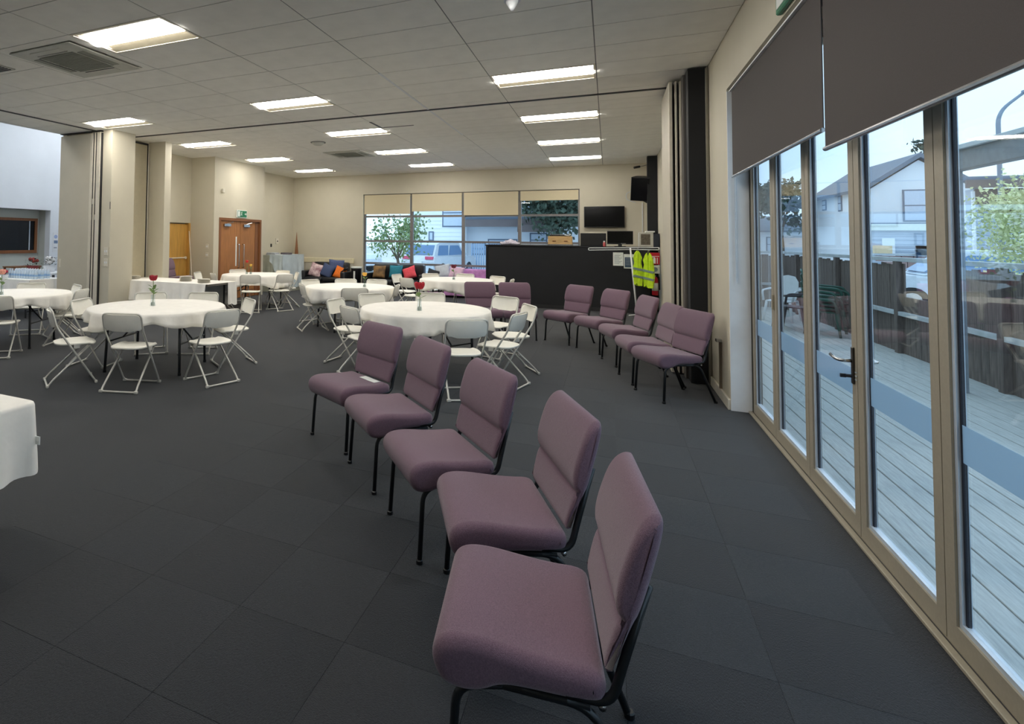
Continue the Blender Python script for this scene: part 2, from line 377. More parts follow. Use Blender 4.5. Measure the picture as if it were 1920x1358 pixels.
# ------------------------------------------------------------------ folded partition panels
t = thing('partition_panel', 'wide cream partition panel parked at the hall opening', 'partition', (-9.4, 7.40, 0))
obj('panel_face', B(-0.42, -0.045, 0.02, 0.42, 0.045, 3.55, 0.004), M_part, t); obj('pull_recess', B(-0.36, -0.05, 0.98, -0.32, -0.045, 1.14), M_partd, t); obj('edge_strip', B(0.42, -0.05, 0.02, 0.455, 0.05, 3.56), M_partd, t)
for k, (x, wd) in enumerate(((-8.93, 0.03), (-8.865, 0.035), (-8.765, 0.10))):
    t = thing('partition_edge_post', ('first', 'second', 'third')[k] + ' slim cream edge post beside the parked partition panel', 'post', (x, 7.40, 0))
    obj('post', B(-wd / 2, -0.05, 0.01, wd / 2, 0.05, 3.57, 0.003), M_partd, t); obj('rubber_seal', B(wd / 2, -0.04, 0.01, wd / 2 + (0.012 if k < 2 else 0.004), 0.04, 3.56), M_dark, t)
    obj('hinge', B(-wd / 2 - 0.004, -0.056, 1.9 + 0.3 * (k == 1), wd / 2 + 0.014, -0.05, 2.0 + 0.3 * (k == 1)), M_partd, t)
t = thing('partition_panel', 'beige partition panel between the two square piers', 'partition', (-8.955, 8.36, 0))
obj('panel_face', B(-0.03, -0.40, 0.02, 0.03, 0.36, 3.54, 0.004), mat('partition_beige', sr(196, 186, 160), 0.6, var=0.03), t); obj('top_seal', B(-0.035, -0.40, 3.54, 0.035, 0.37, 3.58), M_dark, t); obj('edge_seal', B(-0.035, 0.36, 0.02, 0.035, 0.385, 3.58), M_dark, t)
tx = [(0.69, 0.725, 'front'), (0.752, 0.775, 'middle'), (0.80, 0.822, 'rear')]
for (xa, xb, nm) in tx:
    t = thing('partition_panel', nm + ' cream panel of the folded stack at the right wall', 'partition', ((xa + xb) / 2, 8.2, 0), 0)
    hw = (xb - xa) / 2
    obj('panel_face', B(-hw, -0.49, 0.02, hw, 0.49, 3.56), M_part, t); obj('edge_strip', B(-hw, -0.52, 0.02, hw, -0.49, 3.56, 0.003), M_partd, t)
    obj('rubber_seal', B(hw, -0.50, 0.02, hw + 0.01, 0.48, 3.55), M_dark, t)
t = thing('partition_pocket', 'black upright pocket post beside the folded partition stack', 'post', (0.94, 7.6, 0))
obj('post', B(-0.095, -0.32, 0, 0.075, 1.10, 3.59, 0.004), M_black, t); obj('trim_strip', B(0.075, -0.325, 0, 0.105, -0.25, 3.58, 0.004), mat('grey_trim', sr(140, 134, 120), 0.5), t)
obj('inner_seal', B(-0.12, -0.1, 0, -0.096, 1.1, 3.58), mat('grey_seal', sr(96, 92, 88), 0.6), t)

# ------------------------------------------------------------------ far window, with its blinds
wn = struct('window_1', B(WX0, YF + 0.10, WZ0 - 0.0, WX1, YF + 0.16, WZ0 + 0.05), mat('window_frame_bronze', sr(128, 124, 122), 0.4, metal=0.3), 'long far window of four bays with bronze frames', 'window')
M_wf = MATS['window_frame_bronze']
xs = [WX0, -5.40, -3.82, -2.235, WX1]
for k, x in enumerate(xs):
    obj('window_mullion', B(x - 0.045, YF + 0.08, WZ0, x + 0.045, YF + 0.17, WZ1), M_wf, wn)
for z in (0.85, 1.54, 2.30, WZ1 - 0.03):
    for k in range(4): obj('window_transom', B(xs[k] + 0.045, YF + 0.09, z - 0.03, xs[k + 1] - 0.045, YF + 0.16, z + 0.03), M_wf, wn)
zs = [WZ0 + 0.05, 0.85, 1.54, 2.30, WZ1 - 0.03]
for k in range(4):
    for q in range(4): obj('pane', B(xs[k] + 0.045, YF + 0.12, zs[q] + (0.03 if q else 0), xs[k + 1] - 0.045, YF + 0.128, zs[q + 1] - 0.03), M_glass, wn)
obj('window_sill', B(WX0, YF - 0.03, WZ0 - 0.04, WX1, YF + 0.1, WZ0), M_white, wn)
for k, zb in enumerate((2.37, 2.44, 2.31, 2.70)):
    t = thing('roller_blind', 'cream roller blind, %s across the far window' % ('first from the left', 'second from the left', 'third from the left and lowest', 'rightmost and highest')[k], 'blind', ((xs[k] + xs[k + 1]) / 2, YF + 0.03, WZ1), 0, 'cream blinds of the far window')
    hw = (xs[k + 1] - xs[k]) / 2 - 0.03
    obj('fabric', B(-hw, -0.004, zb - WZ1 + 0.02, hw, 0.0, -0.02), M_cblind, t); obj('bottom_rail', B(-hw, -0.012, zb - WZ1, hw, 0.006, zb - WZ1 + 0.025, 0.004), M_cblind, t)
    obj('roller_tube', T([(-hw, 0.03, -0.05), (hw, 0.03, -0.05)], 0.025, 10), M_cblind, t)

# ------------------------------------------------------------------ folding glass doors
seams = [6.30 - 0.8155 * k for k in range(9)]
ZD = 2.96
fr = struct('door_1', B(1.20, -0.42, ZD + 0.0, 1.29, 6.28, ZD + 0.09), M_alu, 'row of bronze framed folding glass doors on the right', 'door')
obj('door_jamb', B(1.215, 6.235, 0.0, 1.29, 6.28, ZD), mat('jamb_dark', sr(70, 70, 64), 0.5, metal=0.2), fr)
obj('door_track', B(1.185, -0.42, 0.0, 1.30, 6.26, 0.018, 0.003), M_alu, fr); obj('track_groove', B(1.212, -0.42, 0.018, 1.217, 6.26, 0.0195), M_dark, fr)
nm = ['farthest', 'second farthest', 'third, with the lever handle,', 'fourth', 'nearest in view', 'sixth, out of view,', 'seventh, out of view,', 'last, out of view,']
for k in range(8):
    ya, yb = seams[k + 1] + 0.003, seams[k] - 0.003 - (0.065 if k == 0 else 0)
    lf = thing('glass_door_leaf', '%s leaf of the glass folding doors in a bronze frame' % nm[k], 'door', (1.245, ya, 0), 0, 'folding glass door leaves')
    W = yb - ya; f = 0.068; x0, x1 = -0.025, 0.022
    for (a, c) in ((0, f), (W - f, W)): obj('stile', B(x0, a, 0.02, x1, c, ZD), M_alu, lf)
    obj('rail', B(x0, f, 0.02, x1, W - f, 0.105), M_alu, lf); obj('rail', B(x0, f, ZD - 0.09, x1, W - f, ZD), M_alu, lf)
    bd = 0.02
    for (a, c) in ((f, f + bd), (W - f - bd, W - f)):
        q = obj('glazing_bead', B(-0.016, a, 0.105, 0.014, c, ZD - 0.09), M_bead, lf)
    obj('glazing_bead', B(-0.016, f + bd, 0.105, 0.014, W - f - bd, 0.105 + bd), M_bead, lf)
    for (a, c) in ((f + bd, f + bd + 0.012), (W - f - bd - 0.012, W - f - bd)):
        obj('gasket', B(-0.006, a, 0.125, 0.006, c, ZD - 0.09), M_gasket, lf)
    obj('pane', B(-0.004, f + bd + 0.012, 0.125, 0.004, W - f - bd - 0.012, ZD - 0.09), M_glass, lf)
    obj('frosted_band', B(-0.0055, f + bd + 0.0, 0.745, -0.0045, W - f - bd - 0.0, 0.89), M_frost, lf)
    if k == 0: obj('hinge', B(-0.04, -0.012, 1.05, -0.025, 0.012, 1.17, 0.003), M_alu, lf)
    if k == 2:
        hp = obj('handle_plate', B(-0.035, 0.028, 0.82, -0.025, 0.056, 1.02, 0.003), mat('dark_handle_plate', sr(70, 66, 60), 0.35, metal=0.6), lf)
        obj('lever_handle', T(fillet([(-0.035, 0.042, 0.945), (-0.085, 0.042, 0.945), (-0.088, 0.10, 0.944), (-0.085, 0.18, 0.952)], 0.02), 0.0095, 8), M_steel, hp, True)
        obj('key_cylinder', T([(-0.035, 0.042, 0.862), (-0.062, 0.045, 0.862)], 0.009, 8), M_gasket, hp)
        obj('key', B(-0.085, 0.040, 0.852, -0.060, 0.050, 0.872), M_gasket, hp)
        obj('outer_lever', T(fillet([(0.022, 0.042, 0.945), (0.075, 0.042, 0.945), (0.078, 0.16, 0.945)], 0.02), 0.0095, 8), M_steel, lf, True)
        for z in (0.845, 0.865, 0.885): obj('vent_slit', B(-0.028, 0.004, z, -0.0252, 0.026, z + 0.006), M_bead, lf)
# dark roller blinds over the doors
for k, (ya, yb, zb, lab) in enumerate(((3.795, 6.20, 2.20, 'charcoal roller blind over the far glass doors'), (1.36, 3.765, 2.09, 'charcoal roller blind over the near glass doors, hanging lower'), (-0.5, 1.33, 2.09, 'charcoal roller blind over the doors beside the photographer'))):
    t = thing('roller_blind', lab, 'blind', (1.07, ya, 3.03), 0, 'charcoal blinds of the glass doors')
    L = yb - ya
    obj('fabric', B(0.008, 0, zb + 0.02 - 3.03, 0.013, L, -0.005), M_blind, t); obj('bottom_rail', T([(0.008, 0, zb + 0.012 - 3.03), (0.008, L, zb + 0.012 - 3.03)], 0.013, 10), M_steel, t)
    obj('roller_tube', T([(0.05, 0.01, -0.04), (0.05, L - 0.01, -0.04)], 0.03, 10), M_blind, t)
    obj('head_rail', B(-0.012, -0.01, 0.0, 0.09, L + 0.01, 0.012), M_white, t)
tag(obj('blind_cord', T([(1.10, 6.235, 3.0), (1.10, 6.235, 1.25), (1.105, 6.225, 1.20), (1.11, 6.235, 1.25), (1.11, 6.235, 3.0)], 0.003, 5), M_bead), 'thin looped blind cord hanging at the white door lining', 'cord')
t = thing('bracket_with_shade', 'small wall bracket with its painted shade below, by the white door lining', 'bumper', (1.04, 6.72, 0)); obj('strip', B(-0.012, -0.02, 0.1, 0.01, 0.02, 0.57), mat('bracket_shade', sr(120, 108, 90), 0.6), t); obj('bracket', B(-0.04, -0.03, 0.57, 0.01, 0.03, 0.60, 0.003), M_steel, t)  # the upright strip is the shade below the bracket, built as a coloured piece
# exit sign above the blinds
M_green = mat('exit_green', sr(30, 120, 80), 0.4); M_signw = mat('sign_white', sr(236, 240, 236), 0.4)
def man(bm, x, z, s, put):
    # running figure: head, body, two legs, two arms
    for (a, c, d, e) in ((0.02, 0.36, 0.12, 0.48), (-0.06, 0.06, 0.08, 0.34), (-0.18, -0.20, -0.02, 0.02), (0.02, -0.18, 0.18, -0.06), (0.10, -0.36, 0.18, -0.10), (-0.32, -0.30, -0.14, -0.20), (0.06, 0.20, 0.26, 0.27), (-0.24, 0.16, -0.06, 0.23)):
        put(bm, x + a * s, z + c * s, x + d * s, z + e * s)
def put_x(xf):
    def f(bm, a, c, d, e): box(bm, xf - 0.003, min(a, d), min(c, e), xf + 0.003, max(a, d), max(c, e))
    return f
t = thing('exit_sign', 'green framed exit sign above the charcoal blinds', 'exit sign', (1.05, 4.18, 3.235))
obj('case', B(-0.035, -0.22, -0.15, 0.0, 0.22, 0.15, 0.008), M_green, t); fb = obj('face', B(-0.038, -0.19, -0.12, -0.035, 0.19, 0.12), M_signw, t)
b = bmesh.new(); man(b, 0.02, 0.0, 0.22, put_x(-0.0395)); obj('running_figure', b, M_green, t)

# ================================================================== PURPLE CHAIRS
def loft(prof_fn, stations):
    bm = bmesh.new(); rings = []
    for s in stations:
        rings.append([bm.verts.new(p) for p in prof_fn(s)])
    n = len(rings[0])
    for a, c in zip(rings, rings[1:]):
        for k in range(n): bm.faces.new((a[k], a[(k + 1) % n], c[(k + 1) % n], c[k]))
    bm.faces.new(rings[0][::-1]); bm.faces.new(rings[-1]); return bm
def smooth_poly(p, it=2):
    for _ in range(it):
        q = []
        for i in range(len(p)):
            a, b = p[i], p[(i + 1) % len(p)]
            q += [(a[0] * .75 + b[0] * .25, a[1] * .75 + b[1] * .25), (a[0] * .25 + b[0] * .75, a[1] * .25 + b[1] * .75)]
        p = q
    return p
def rounded_stations(hw, r, n=6):
    st = []
    for k in range(n + 1):
        a = PI / 2 * k / n; st.append((-hw + r - r * math.cos(a), r - r * math.sin(a)))
    return st + [(-x, d) for (x, d) in st[::-1]]
def inset(p, d):
    cx = sum(q[0] for q in p) / len(p); cy = sum(q[1] for q in p) / len(p); o = []
    n = len(p)
    for i in range(n):
        a, b, c = p[i - 1], p[i], p[(i + 1) % n]
        tx, ty = c[0] - a[0], c[1] - a[1]; L = math.hypot(tx, ty) or 1
        o.append((b[0] - ty / L * d, b[1] + tx / L * d))
    return o
def ccw(p):
    return p if sum(p[i - 1][0] * p[i][1] - p[i][0] * p[i - 1][1] for i in range(len(p))) > 0 else p[::-1]
seatp = ccw(smooth_poly([(-.145, .468), (-.04, .466), (.06, .474), (.17, .486), (.25, .480), (.29, .450), (.298, .40), (.270, .345), (.21, .333), (.15, .346), (.105, .374), (.03, .380), (-.145, .382), (-.165, .425)], 2))
def back_pt(y, z):                                            # lean of the backrest
    return (y - 0.185 - 0.27 * (z - 0.46), z)
backp = ccw(smooth_poly([back_pt(*q) for q in ((.018, .462), (.024, .53), (.022, .598), (.012, .612), (.034, .632), (.048, .69), (.046, .78), (.036, .86), (.012, .893), (-.018, .885), (-.026, .80), (-.026, .64), (-.016, .60), (-.012, .462))], 2))
def make_purple(label):
    t = thing('purple_chair', label, 'chair')
    def sp(s): return [(s[0], y, z) for (y, z) in inset(seatp, s[1])]
    auto(obj('seat', loft(sp, rounded_stations(.262, .035)), M_purple, t), 60)
    def bp(s):
        x = s[0]; o = []
        for (y, z) in inset(backp, s[1] * 0.62):
            wz = 1.0 if z > .62 else .93 + .07 * max(0, (z - .48) / .14)
            crn = max(0, z - .80) / .09
            o.append((x * wz * (1 - 0.05 * crn ** 2), y + 0.30 * x * x, z - (abs(x) / .26) ** 6 * 0.018 * crn))
        return o
    auto(obj('backrest', loft(bp, rounded_stations(.262, .035)), M_purple, t), 75)
    for s in (-1, 1):
        x = s * .235
        obj('leg', T(fillet([(x + s * .012, .245, 0), (x + s * .004, .225, .345), (x, .10, .372)], .07, 6), .0125, 8), M_frame, t, True)
        obj('leg', T(fillet([(x, .05, .372), (x, -.13, .370), (x + s * .012, -.285, 0)], .07, 6), .0125, 8), M_frame, t, True)
        obj('back_upright', T(fillet([(x * 1.04, -.06, .40), (x * 1.04, -.170, .392), (x * 1.01, -.200, .50), (x * .95, -.262, .70)], .06, 6), .0125, 8), M_frame, t, True)
        obj('side_rail', T([(x, .13, .372), (x, -.12, .370)], .0125, 8), M_frame, t, True)
        obj('foot_glide', LA([(.016, 0), (.017, .018), (.013, .022)], 10, x + s * .012, .245), M_bplast, t)
        obj('foot_glide', LA([(.016, 0), (.017, .018), (.013, .022)], 10, x + s * .012, -.285), M_bplast, t)
    obj('cross_rail', T([(-.235, -.15, .372), (.235, -.15, .372)], .010, 8), M_steel, t, True)
    obj('ganging_hook', T([(.247, .06, .385), (.272, .06, .375), (.272, .06, .33), (.272, .02, .33), (.272, .02, .375), (.247, .02, .385)], .004, 6), M_frame, t)
    return t
purple = [
 ((.10, 1.86), -173, 1, 'purple fabric chair nearest the photographer at the front of the row'),
 ((-.11, 2.59), -158, 1, 'second purple fabric chair of the front row, behind the nearest one'),
 ((-.57, 3.16), -142, 1, 'third purple fabric chair of the front row, middle one of five'),
 ((-1.10, 3.76), -137, 1, 'fourth purple fabric chair of the front row, second from its far end'),
 ((-1.69, 4.29), -121, 1, 'farthest purple chair of the front row, a white paper slip on its seat'),
 ((-.58, 9.36), -130, 0, 'purple fabric chair at the far end of the back row before the black counter'),
 ((-.09, 8.84), -140, 0, 'purple fabric chair second from the far end of the back row, beside the white stand'),
 ((.23, 8.06), -160, 0, 'purple fabric chair in the middle of the back row before the folded partition'),
 ((.41, 7.16), -165, 0, 'purple fabric chair of the back row half hidden behind the one by the wall'),
 ((.59, 6.56), -152, 0, 'purple fabric chair of the back row nearest the glass doors by the cream wall'),
 ((-1.88, 9.17), -64, 0, 'purple fabric chair facing the camera behind the round table, beside white chairs'),
 ((-1.36, 9.35), -70, 0, 'purple fabric chair facing the camera before the black counter front'),
]
pc0 = None
for k, (p, a, top, lab) in enumerate(purple):
    f = Vector((math.cos(math.radians(a)), math.sin(math.radians(a)))); x, y = p
    if top: x, y = x + .30 * f.x, y + .30 * f.y
    g = 'purple chairs set in a curve'
    if pc0 is None:
        pc0 = make_purple(lab); pc0['group'] = g; pc0.location = (x, y, 0); pc0.rotation_euler = (0, 0, math.radians(a - 90))
    else: dup(pc0, (x, y, 0), math.radians(a - 90), lab, g)
for q in (0, 1): dup(pc0, (-9.02, 9.80, 0.22 * q), math.radians(15 - 90), ('lower', 'upper')[q] + ' purple chair of the stack standing by the yellow door', 'purple chairs stacked by the yellow door')
t = thing('paper_slip', 'white paper slip lying on the seat of a purple chair', 'paper', (-1.73, 4.06, .468), math.radians(-31)); obj('sheet', B(-.10, -.03, 0, .10, .03, .002), M_signw, t); obj('fold', B(-.10, -.03, .002, .0, .03, .004), M_signw, t)

# ================================================================== WHITE FOLDING CHAIRS
def rrect(w, h, r, n=5):
    o = []
    for cx, cy, a0 in ((w - r, h - r, 0), (-w + r, h - r, 90), (-w + r, -h + r, 180), (w - r, -h + r, 270)):
        for k in range(n + 1):
            a = math.radians(a0 + 90 * k / n); o.append((cx + r * math.cos(a), cy + r * math.sin(a)))
    return o
def make_folding(label):
    t = thing('folding_chair', label, 'chair')
    # seat: a dished oval plate with a rolled edge
    bm = bmesh.new(); rings = []
    for (s, z) in ((.25, .438), (.7, .440), (.93, .446), (1.0, .440), (1.0, .428), (.94, .420)):
        rr = []
        for k in range(28):
            a = 2 * PI * k / 28; c, d = math.cos(a), math.sin(a); e = 0.62
            x = .205 * s * math.copysign(abs(c) ** e, c); y = .205 * s * math.copysign(abs(d) ** e, d)
            rr.append(bm.verts.new((x * (1 + .10 * y / .2), y + .03, z - (0.012 if y > .15 else 0))))
        rings.append(rr)
    for a, c in zip(rings, rings[1:]):
        for k in range(28): bm.faces.new((a[k], a[(k + 1) % 28], c[(k + 1) % 28], c[k]))
    bm.faces.new(rings[0]); bm.faces.new(rings[-1][::-1])
    auto(obj('seat', bm, M_poly, t), 50)
    # backrest: curved plate between the uprights
    bm = bmesh.new(); zc = .70; A, D = [], []
    P = [(x, z) for (x, z) in rrect(.208, .090, .06, 5)]
    P2 = []
    for i in range(len(P)):                                   # extra points along long edges so the plate can curve
        a, c = P[i], P[(i + 1) % len(P)]; P2.append(a)
        if abs(c[0] - a[0]) > .1:
            for q in range(1, 6): P2.append((a[0] + (c[0] - a[0]) * q / 6, a[1] + (c[1] - a[1]) * q / 6))
    def bk(x, z, th, s=1.0):
        x *= s; zz = z * s
        if z < -.08 and abs(x) > .14: zz += .012
        y = -.168 - .25 * (zc + zz - .62) - .035 * (1 - (x / .21) ** 2) + th
        return (x, y, zc + zz)
    rings = [[bm.verts.new(bk(x, z, th, s)) for (x, z) in P2] for (th, s) in ((.012, .86), (.014, .97), (.006, 1.0), (-.006, 1.0), (-.008, .95))]
    n = len(P2)
    for a, c in zip(rings, rings[1:]):
        for k in range(n): bm.faces.new((a[k], a[(k + 1) % n], c[(k + 1) % n], c[k]))
    def fan(r):
        # strips across the plate so that it stays curved
        top = sorted(r, key=lambda v: v.co.x)
        bmesh.ops.contextual_create(bm, geom=r)
    fan(rings[0]); fan(rings[-1])
    bmesh.ops.triangulate(bm, faces=[f for f in bm.faces if len(f.verts) > 4])
    auto(obj('backrest', bm, M_poly, t), 60)
    # back frame: front floor bar, two long uprights, hoop over the backrest
    fb = fillet([(-.205, .225, .012), (.205, .225, .012), (.212, -.165, .62), (.212, -.212, .795), (-.212, -.212, .795), (-.212, -.165, .62), (-.205, .225, .012), (-.10, .225, .012)], .05, 4)
    # legs run behind the seat edge
    obj('back_frame', T(fb, .0105, 8), M_tube, t, True)
    lf = fillet([(-.165, .17, .415), (-.185, -.19, .07), (-.190, -.235, .012), (.190, -.235, .012), (.185, -.19, .07), (.165, .17, .415)], .035, 4)
    obj('leg_frame', T(lf, .0105, 8), M_tube, t, True)
    for s in (-1, 1):
        obj('foot_cap', B(s * .19 - .02, -.250, 0, s * .19 + .02, -.222, .028, .005), M_cap, t)
        obj('foot_cap', B(s * .20 - .02, .212, 0, s * .20 + .02, .240, .028, .005), M_cap, t)
        obj('seat_bracket', B(s * .196 - .006, .0, .385, s * .196 + .006, .06, .43, .003), M_tube, t)
    return t
white = [
 # T1, the near round table on the left
 (-4.585, 4.33, 107, 'white folding chair with its back to the camera at the rose table on the left'),
 (-4.00, 4.92, 160, 'white folding chair at the right front of the left rose table, back towards the camera'),
 (-5.35, 4.21, 58, 'white folding chair seen from the side at the left front of the left rose table'),
 (-4.34, 5.75, -126, 'white folding chair at the right end of the left rose table, facing left'),
 (-5.77, 5.78, -42, 'white folding chair behind the left rose table, just behind the red rose'),
 (-5.19, 6.08, -66, 'white folding chair behind the left rose table, before the right end of the buffet'),
 (-5.80, 4.90, 18, 'white folding chair at the left end of the left rose table, facing right'),
 # T0
 (-8.60, 5.95, -44, 'white folding chair behind the table at the left edge, before the drinks table'),
 (-7.92, 6.05, -112, 'white folding chair at the right end of the left edge table, by the partition panel'),
 (-7.25, 5.62, -155, 'white folding chair at the right of the left edge table, seen from behind'),
 (-7.32, 4.67, 130, 'white folding chair cut by the left edge of the photo'),
 # T3
 (-3.05, 6.45, -5, 'white folding chair at the left end of the middle rose table, facing right'),
 (-2.62, 5.96, 55, 'white folding chair at the left front of the middle rose table behind the purple row'),
 (-2.97, 7.24, -41, 'white folding chair at the left rear of the middle rose table'),
 (-2.36, 7.74, -75, 'white folding chair directly behind the red rose of the middle table'),
 (-1.40, 7.74, -115, 'white folding chair at the right rear of the middle table before the purple pair'),
 (-1.06, 6.95, -150, 'white folding chair rightmost at the middle table, front of its back towards the camera'),
 (-1.08, 6.25, 165, 'white folding chair at the right front of the middle table with a bluish back'),
 (-1.38, 5.63, 120, 'white folding chair at the front of the middle table, right behind the purple row'),
 # T4
 (-4.70, 8.47, 42, 'white folding chair seen side on at the left end of the centre rear table'),
 (-5.05, 9.21, -26, 'white folding chair at the left rear of the centre rear table, before the dark sofa'),
 (-4.61, 9.62, -61, 'white folding chair behind the centre rear table, behind its yellow flower'),
 (-4.14, 9.82, -90, 'white folding chair at the right rear of the centre rear table'),
 (-3.80, 8.20, 121, 'white folding chair at the front of the centre rear table, back towards the camera'),
 (-3.55, 9.00, 190, 'white folding chair turned side on at the right end of the centre rear table'),
 # T5
 (-8.25, 11.15, -34, 'white folding chair before the timber double doors at the far left table'),
 (-7.81, 9.89, 54, 'white folding chair beside the buffet end at the far left table, back towards the camera'),
 (-8.35, 10.0, 20, 'white folding chair edge on between buffet and far left table'),
 (-7.02, 9.88, 120, 'white folding chair at the far left table, left of two with backs to the camera'),
 (-6.61, 10.40, 154, 'white folding chair at the far left table, right of two with backs to the camera'),
 (-7.32, 11.40, -95, 'white folding chair behind the far left table, before the covered corner stack'),
 (-6.80, 11.04, -140, 'white folding chair at the right end of the far left table, beside the dark sofa'),
 # T6
 (-3.67, 12.35, -50, 'white folding chair at the left rear of the far right table, before the striped cushions'),
 (-3.05, 12.67, -85, 'white folding chair behind the far right table, before the pink couch'),
 (-2.33, 12.23, -120, 'white folding chair at the right rear of the far right table against the black counter'),
 (-2.00, 11.60, 180, 'white folding chair at the right end of the far right table, behind the purple pair'),
 (-4.18, 11.75, -10, 'white folding chair at the left of the far right table under the teal cushion'),
 (-3.66, 10.87, 60, 'white folding chair at the front left of the far right table, back towards the camera'),
]
wc0 = None
for (x, y, a, lab) in white:
    g = 'white folding chairs around the round tables'
    if wc0 is None:
        wc0 = make_folding(lab); wc0['group'] = g; wc0.location = (x, y, 0); wc0.rotation_euler = (0, 0, math.radians(a - 90))
    else: dup(wc0, (x, y, 0), math.radians(a - 90), lab, g)

# ================================================================== ROUND TABLES AND CLOTHS
def round_table(cx, cy, r, rot, lab, clab, seed, drop=.21):
    rnd = random.Random(seed)
    t = thing('round_table', 'round folding table with dark steel legs ' + lab, 'table', (cx, cy, 0), rot, 'round folding tables')
    obj('table_top', LA([(r - .03, .700), (r - .012, .704), (r - .01, .726), (r - .03, .732)], 40), M_top, t)
    for sx in (-1, 1):
        for sy in (-1, 1): 
            lg = obj('leg', T([(sx * .46, sy * .36, 0), (sx * .44, sy * .34, .70)], .016, 8), M_leg, t, True)
            obj('foot_cap', LA([(.02, 0), (.02, .03)], 8, sx * .46, sy * .36), M_bplast, lg)
        obj('stretcher', T([(sx * .452, -.352, .35), (sx * .452, .352, .35)], .010, 6), M_leg, t); obj('brace', T([(sx * .45, 0, .35), (sx * .12, 0, .70)], .010, 6), M_leg, t)
    bm = bmesh.new(); N = 120; rings = []
    ph = [rnd.uniform(0, 6.28) for _ in range(5)]
    hem = [drop + .045 * math.cos(4 * (2 * PI * k / N) + ph[0]) + .02 * math.sin(3 * (2 * PI * k / N) + ph[1]) + .012 * math.sin(11 * (2 * PI * k / N) + ph[3]) for k in range(N)]
    def fold(a): return .6 * math.sin(13 * a + ph[2] + 1.6 * math.sin(2 * a)) + .4 * math.sin(27 * a + ph[3] + 1.5 * math.sin(5 * a))
    for (rr, tt) in ((.35, 0), (.7, 0), (1.0, 0), (1.016, .03), (1.022, .2), (1.026, .45), (1.03, .72), (1.034, 1.0)):
        ring = []
        for k in range(N):
            a = 2 * PI * k / N; R = (r * .995) * rr + fold(a) * .055 * max(0, tt - .02)
            z = .7385 - hem[k] * tt - (.006 if tt > 0 else 0) + (.0015 * math.sin(5 * a + ph[4]) if rr < 1 else 0)
            ring.append(bm.verts.new((R * math.cos(a), R * math.sin(a), z)))
        rings.append(ring)
    for a, c in zip(rings, rings[1:]):
        for k in range(N): bm.faces.new((a[k], a[(k + 1) % N], c[(k + 1) % N], c[k]))
    bm.faces.new(rings[0][::-1])
    o = obj('tablecloth', bm, M_cloth, None, True, loc=(cx, cy, 0)); s = o.modifiers.new('thick', 'SOLIDIFY'); s.thickness = .003; s.offset = 1
    tag(o, clab, 'tablecloth', 'white round tablecloths')
round_table(-5.02, 5.14, .785, .3, 'under the left rose table cloth', 'white cloth on the left round table with the tall red rose', 1, .145)
round_table(-2.06, 6.55, .785, -.5, 'under the middle rose table cloth', 'white cloth on the middle round table behind the purple row', 2, .165)
round_table(-4.21, 8.93, .785, .9, 'at the centre rear', 'white cloth on the centre rear round table with a yellow flower', 3, .20)
round_table(-7.48, 10.77, .80, .2, 'before the timber double doors', 'white cloth on the far left round table by the timber doors', 4, .23)
round_table(-3.00, 11.79, .78, .1, 'before the pink couch and far window', 'white cloth on the far right round table before the pink couch', 5, .22)
round_table(-7.95, 5.23, .785, .5, 'at the left edge of the photo', 'white cloth on the round table cut by the left edge', 6, .17)

# vases with flowers
M_vase = glass('vase_glass', tint=(.88, .92, .93, 1), ior=1.35)
M_water = mat('vase_gel', sr(170, 175, 165), .2)
M_stem = mat('stem_green', sr(92, 120, 60), .6); M_leaf = mat('rose_leaf', sr(104, 132, 70), .6, var=.2)
def flower(x, y, z, h, col, lab, leaves=6, s=1.0):
    t = thing('flower_vase', lab, 'vase', (x, y, z))
    obj('vase', LA([(.030, 0), (.033, .004), (.028, .04), (.022, .09), (.026, .135)], 14), M_vase, t, True)
    obj('pebbles', LA([(.022, .005), (.024, .03), (.018, .045)], 12), M_water, t)
    st = obj('stem', T([(0, 0, .02), (.006, 0, .14), (-.004, .004, h - .02)], .004, 6), M_stem, t)
    rnd = random.Random(int(x * 100))
    for k in range(leaves):
        a = k * 2.4; zz = .14 + (h - .22) * k / max(1, leaves) * .8
        bm = bmesh.new(); L = .055 * s
        pts = [(0, 0), (.3, .4), (.65, .38), (1, 0), (.65, -.38), (.3, -.4)]
        v = [bm.verts.new((p[0] * L, p[1] * L * .8, .012 * p[0] * (1 - p[0]) * 4 - abs(p[1]) * .01)) for p in pts]; bm.faces.new(v)
        r = bmesh.ops.extrude_face_region(bm, geom=bm.faces[:]); bmesh.ops.translate(bm, verts=[q for q in r['geom'] if isinstance(q, bmesh.types.BMVert)], vec=(0, 0, .0012))
        obj('leaf', bm, M_leaf, st, loc=(.012 * math.cos(a), .012 * math.sin(a), zz), rot=(0, -.3 - .5 * rnd.random(), a))
    M = mat('bloom_%d_%d_%d' % tuple(int(c * 255) for c in col[:3]), col, .7, var=.25, scale=30)
    bl = obj('bloom', LA([(.006, h - .028), (.026 * s, h - .012), (.034 * s, h + .010), (.030 * s, h + .028), (.014 * s, h + .036)], 12), M, t, True)
    for k in range(7):
        a = k * 2 * PI / 7; bm = bmesh.new()
        bmesh.ops.create_uvsphere(bm, u_segments=8, v_segments=5, radius=.024 * s)
        for v in bm.verts: v.co = Vector((v.co.x * .45, v.co.y, v.co.z * 1.15))
        obj('petal', bm, M, bl, True, loc=(.026 * s * math.cos(a), .026 * s * math.sin(a), h + .004 + .006 * (k % 2)), rot=(0, .35, a))
RED = sr(150, 16, 36)
flower(-5.07, 5.10, .7425, .335, RED, 'slim glass vase with a tall leafy red rose on the left round table', 8, 1.25)
flower(-2.05, 6.30, .7425, .29, sr(176, 14, 34), 'slim glass vase with a large red rose on the middle round table', 3, 1.6)
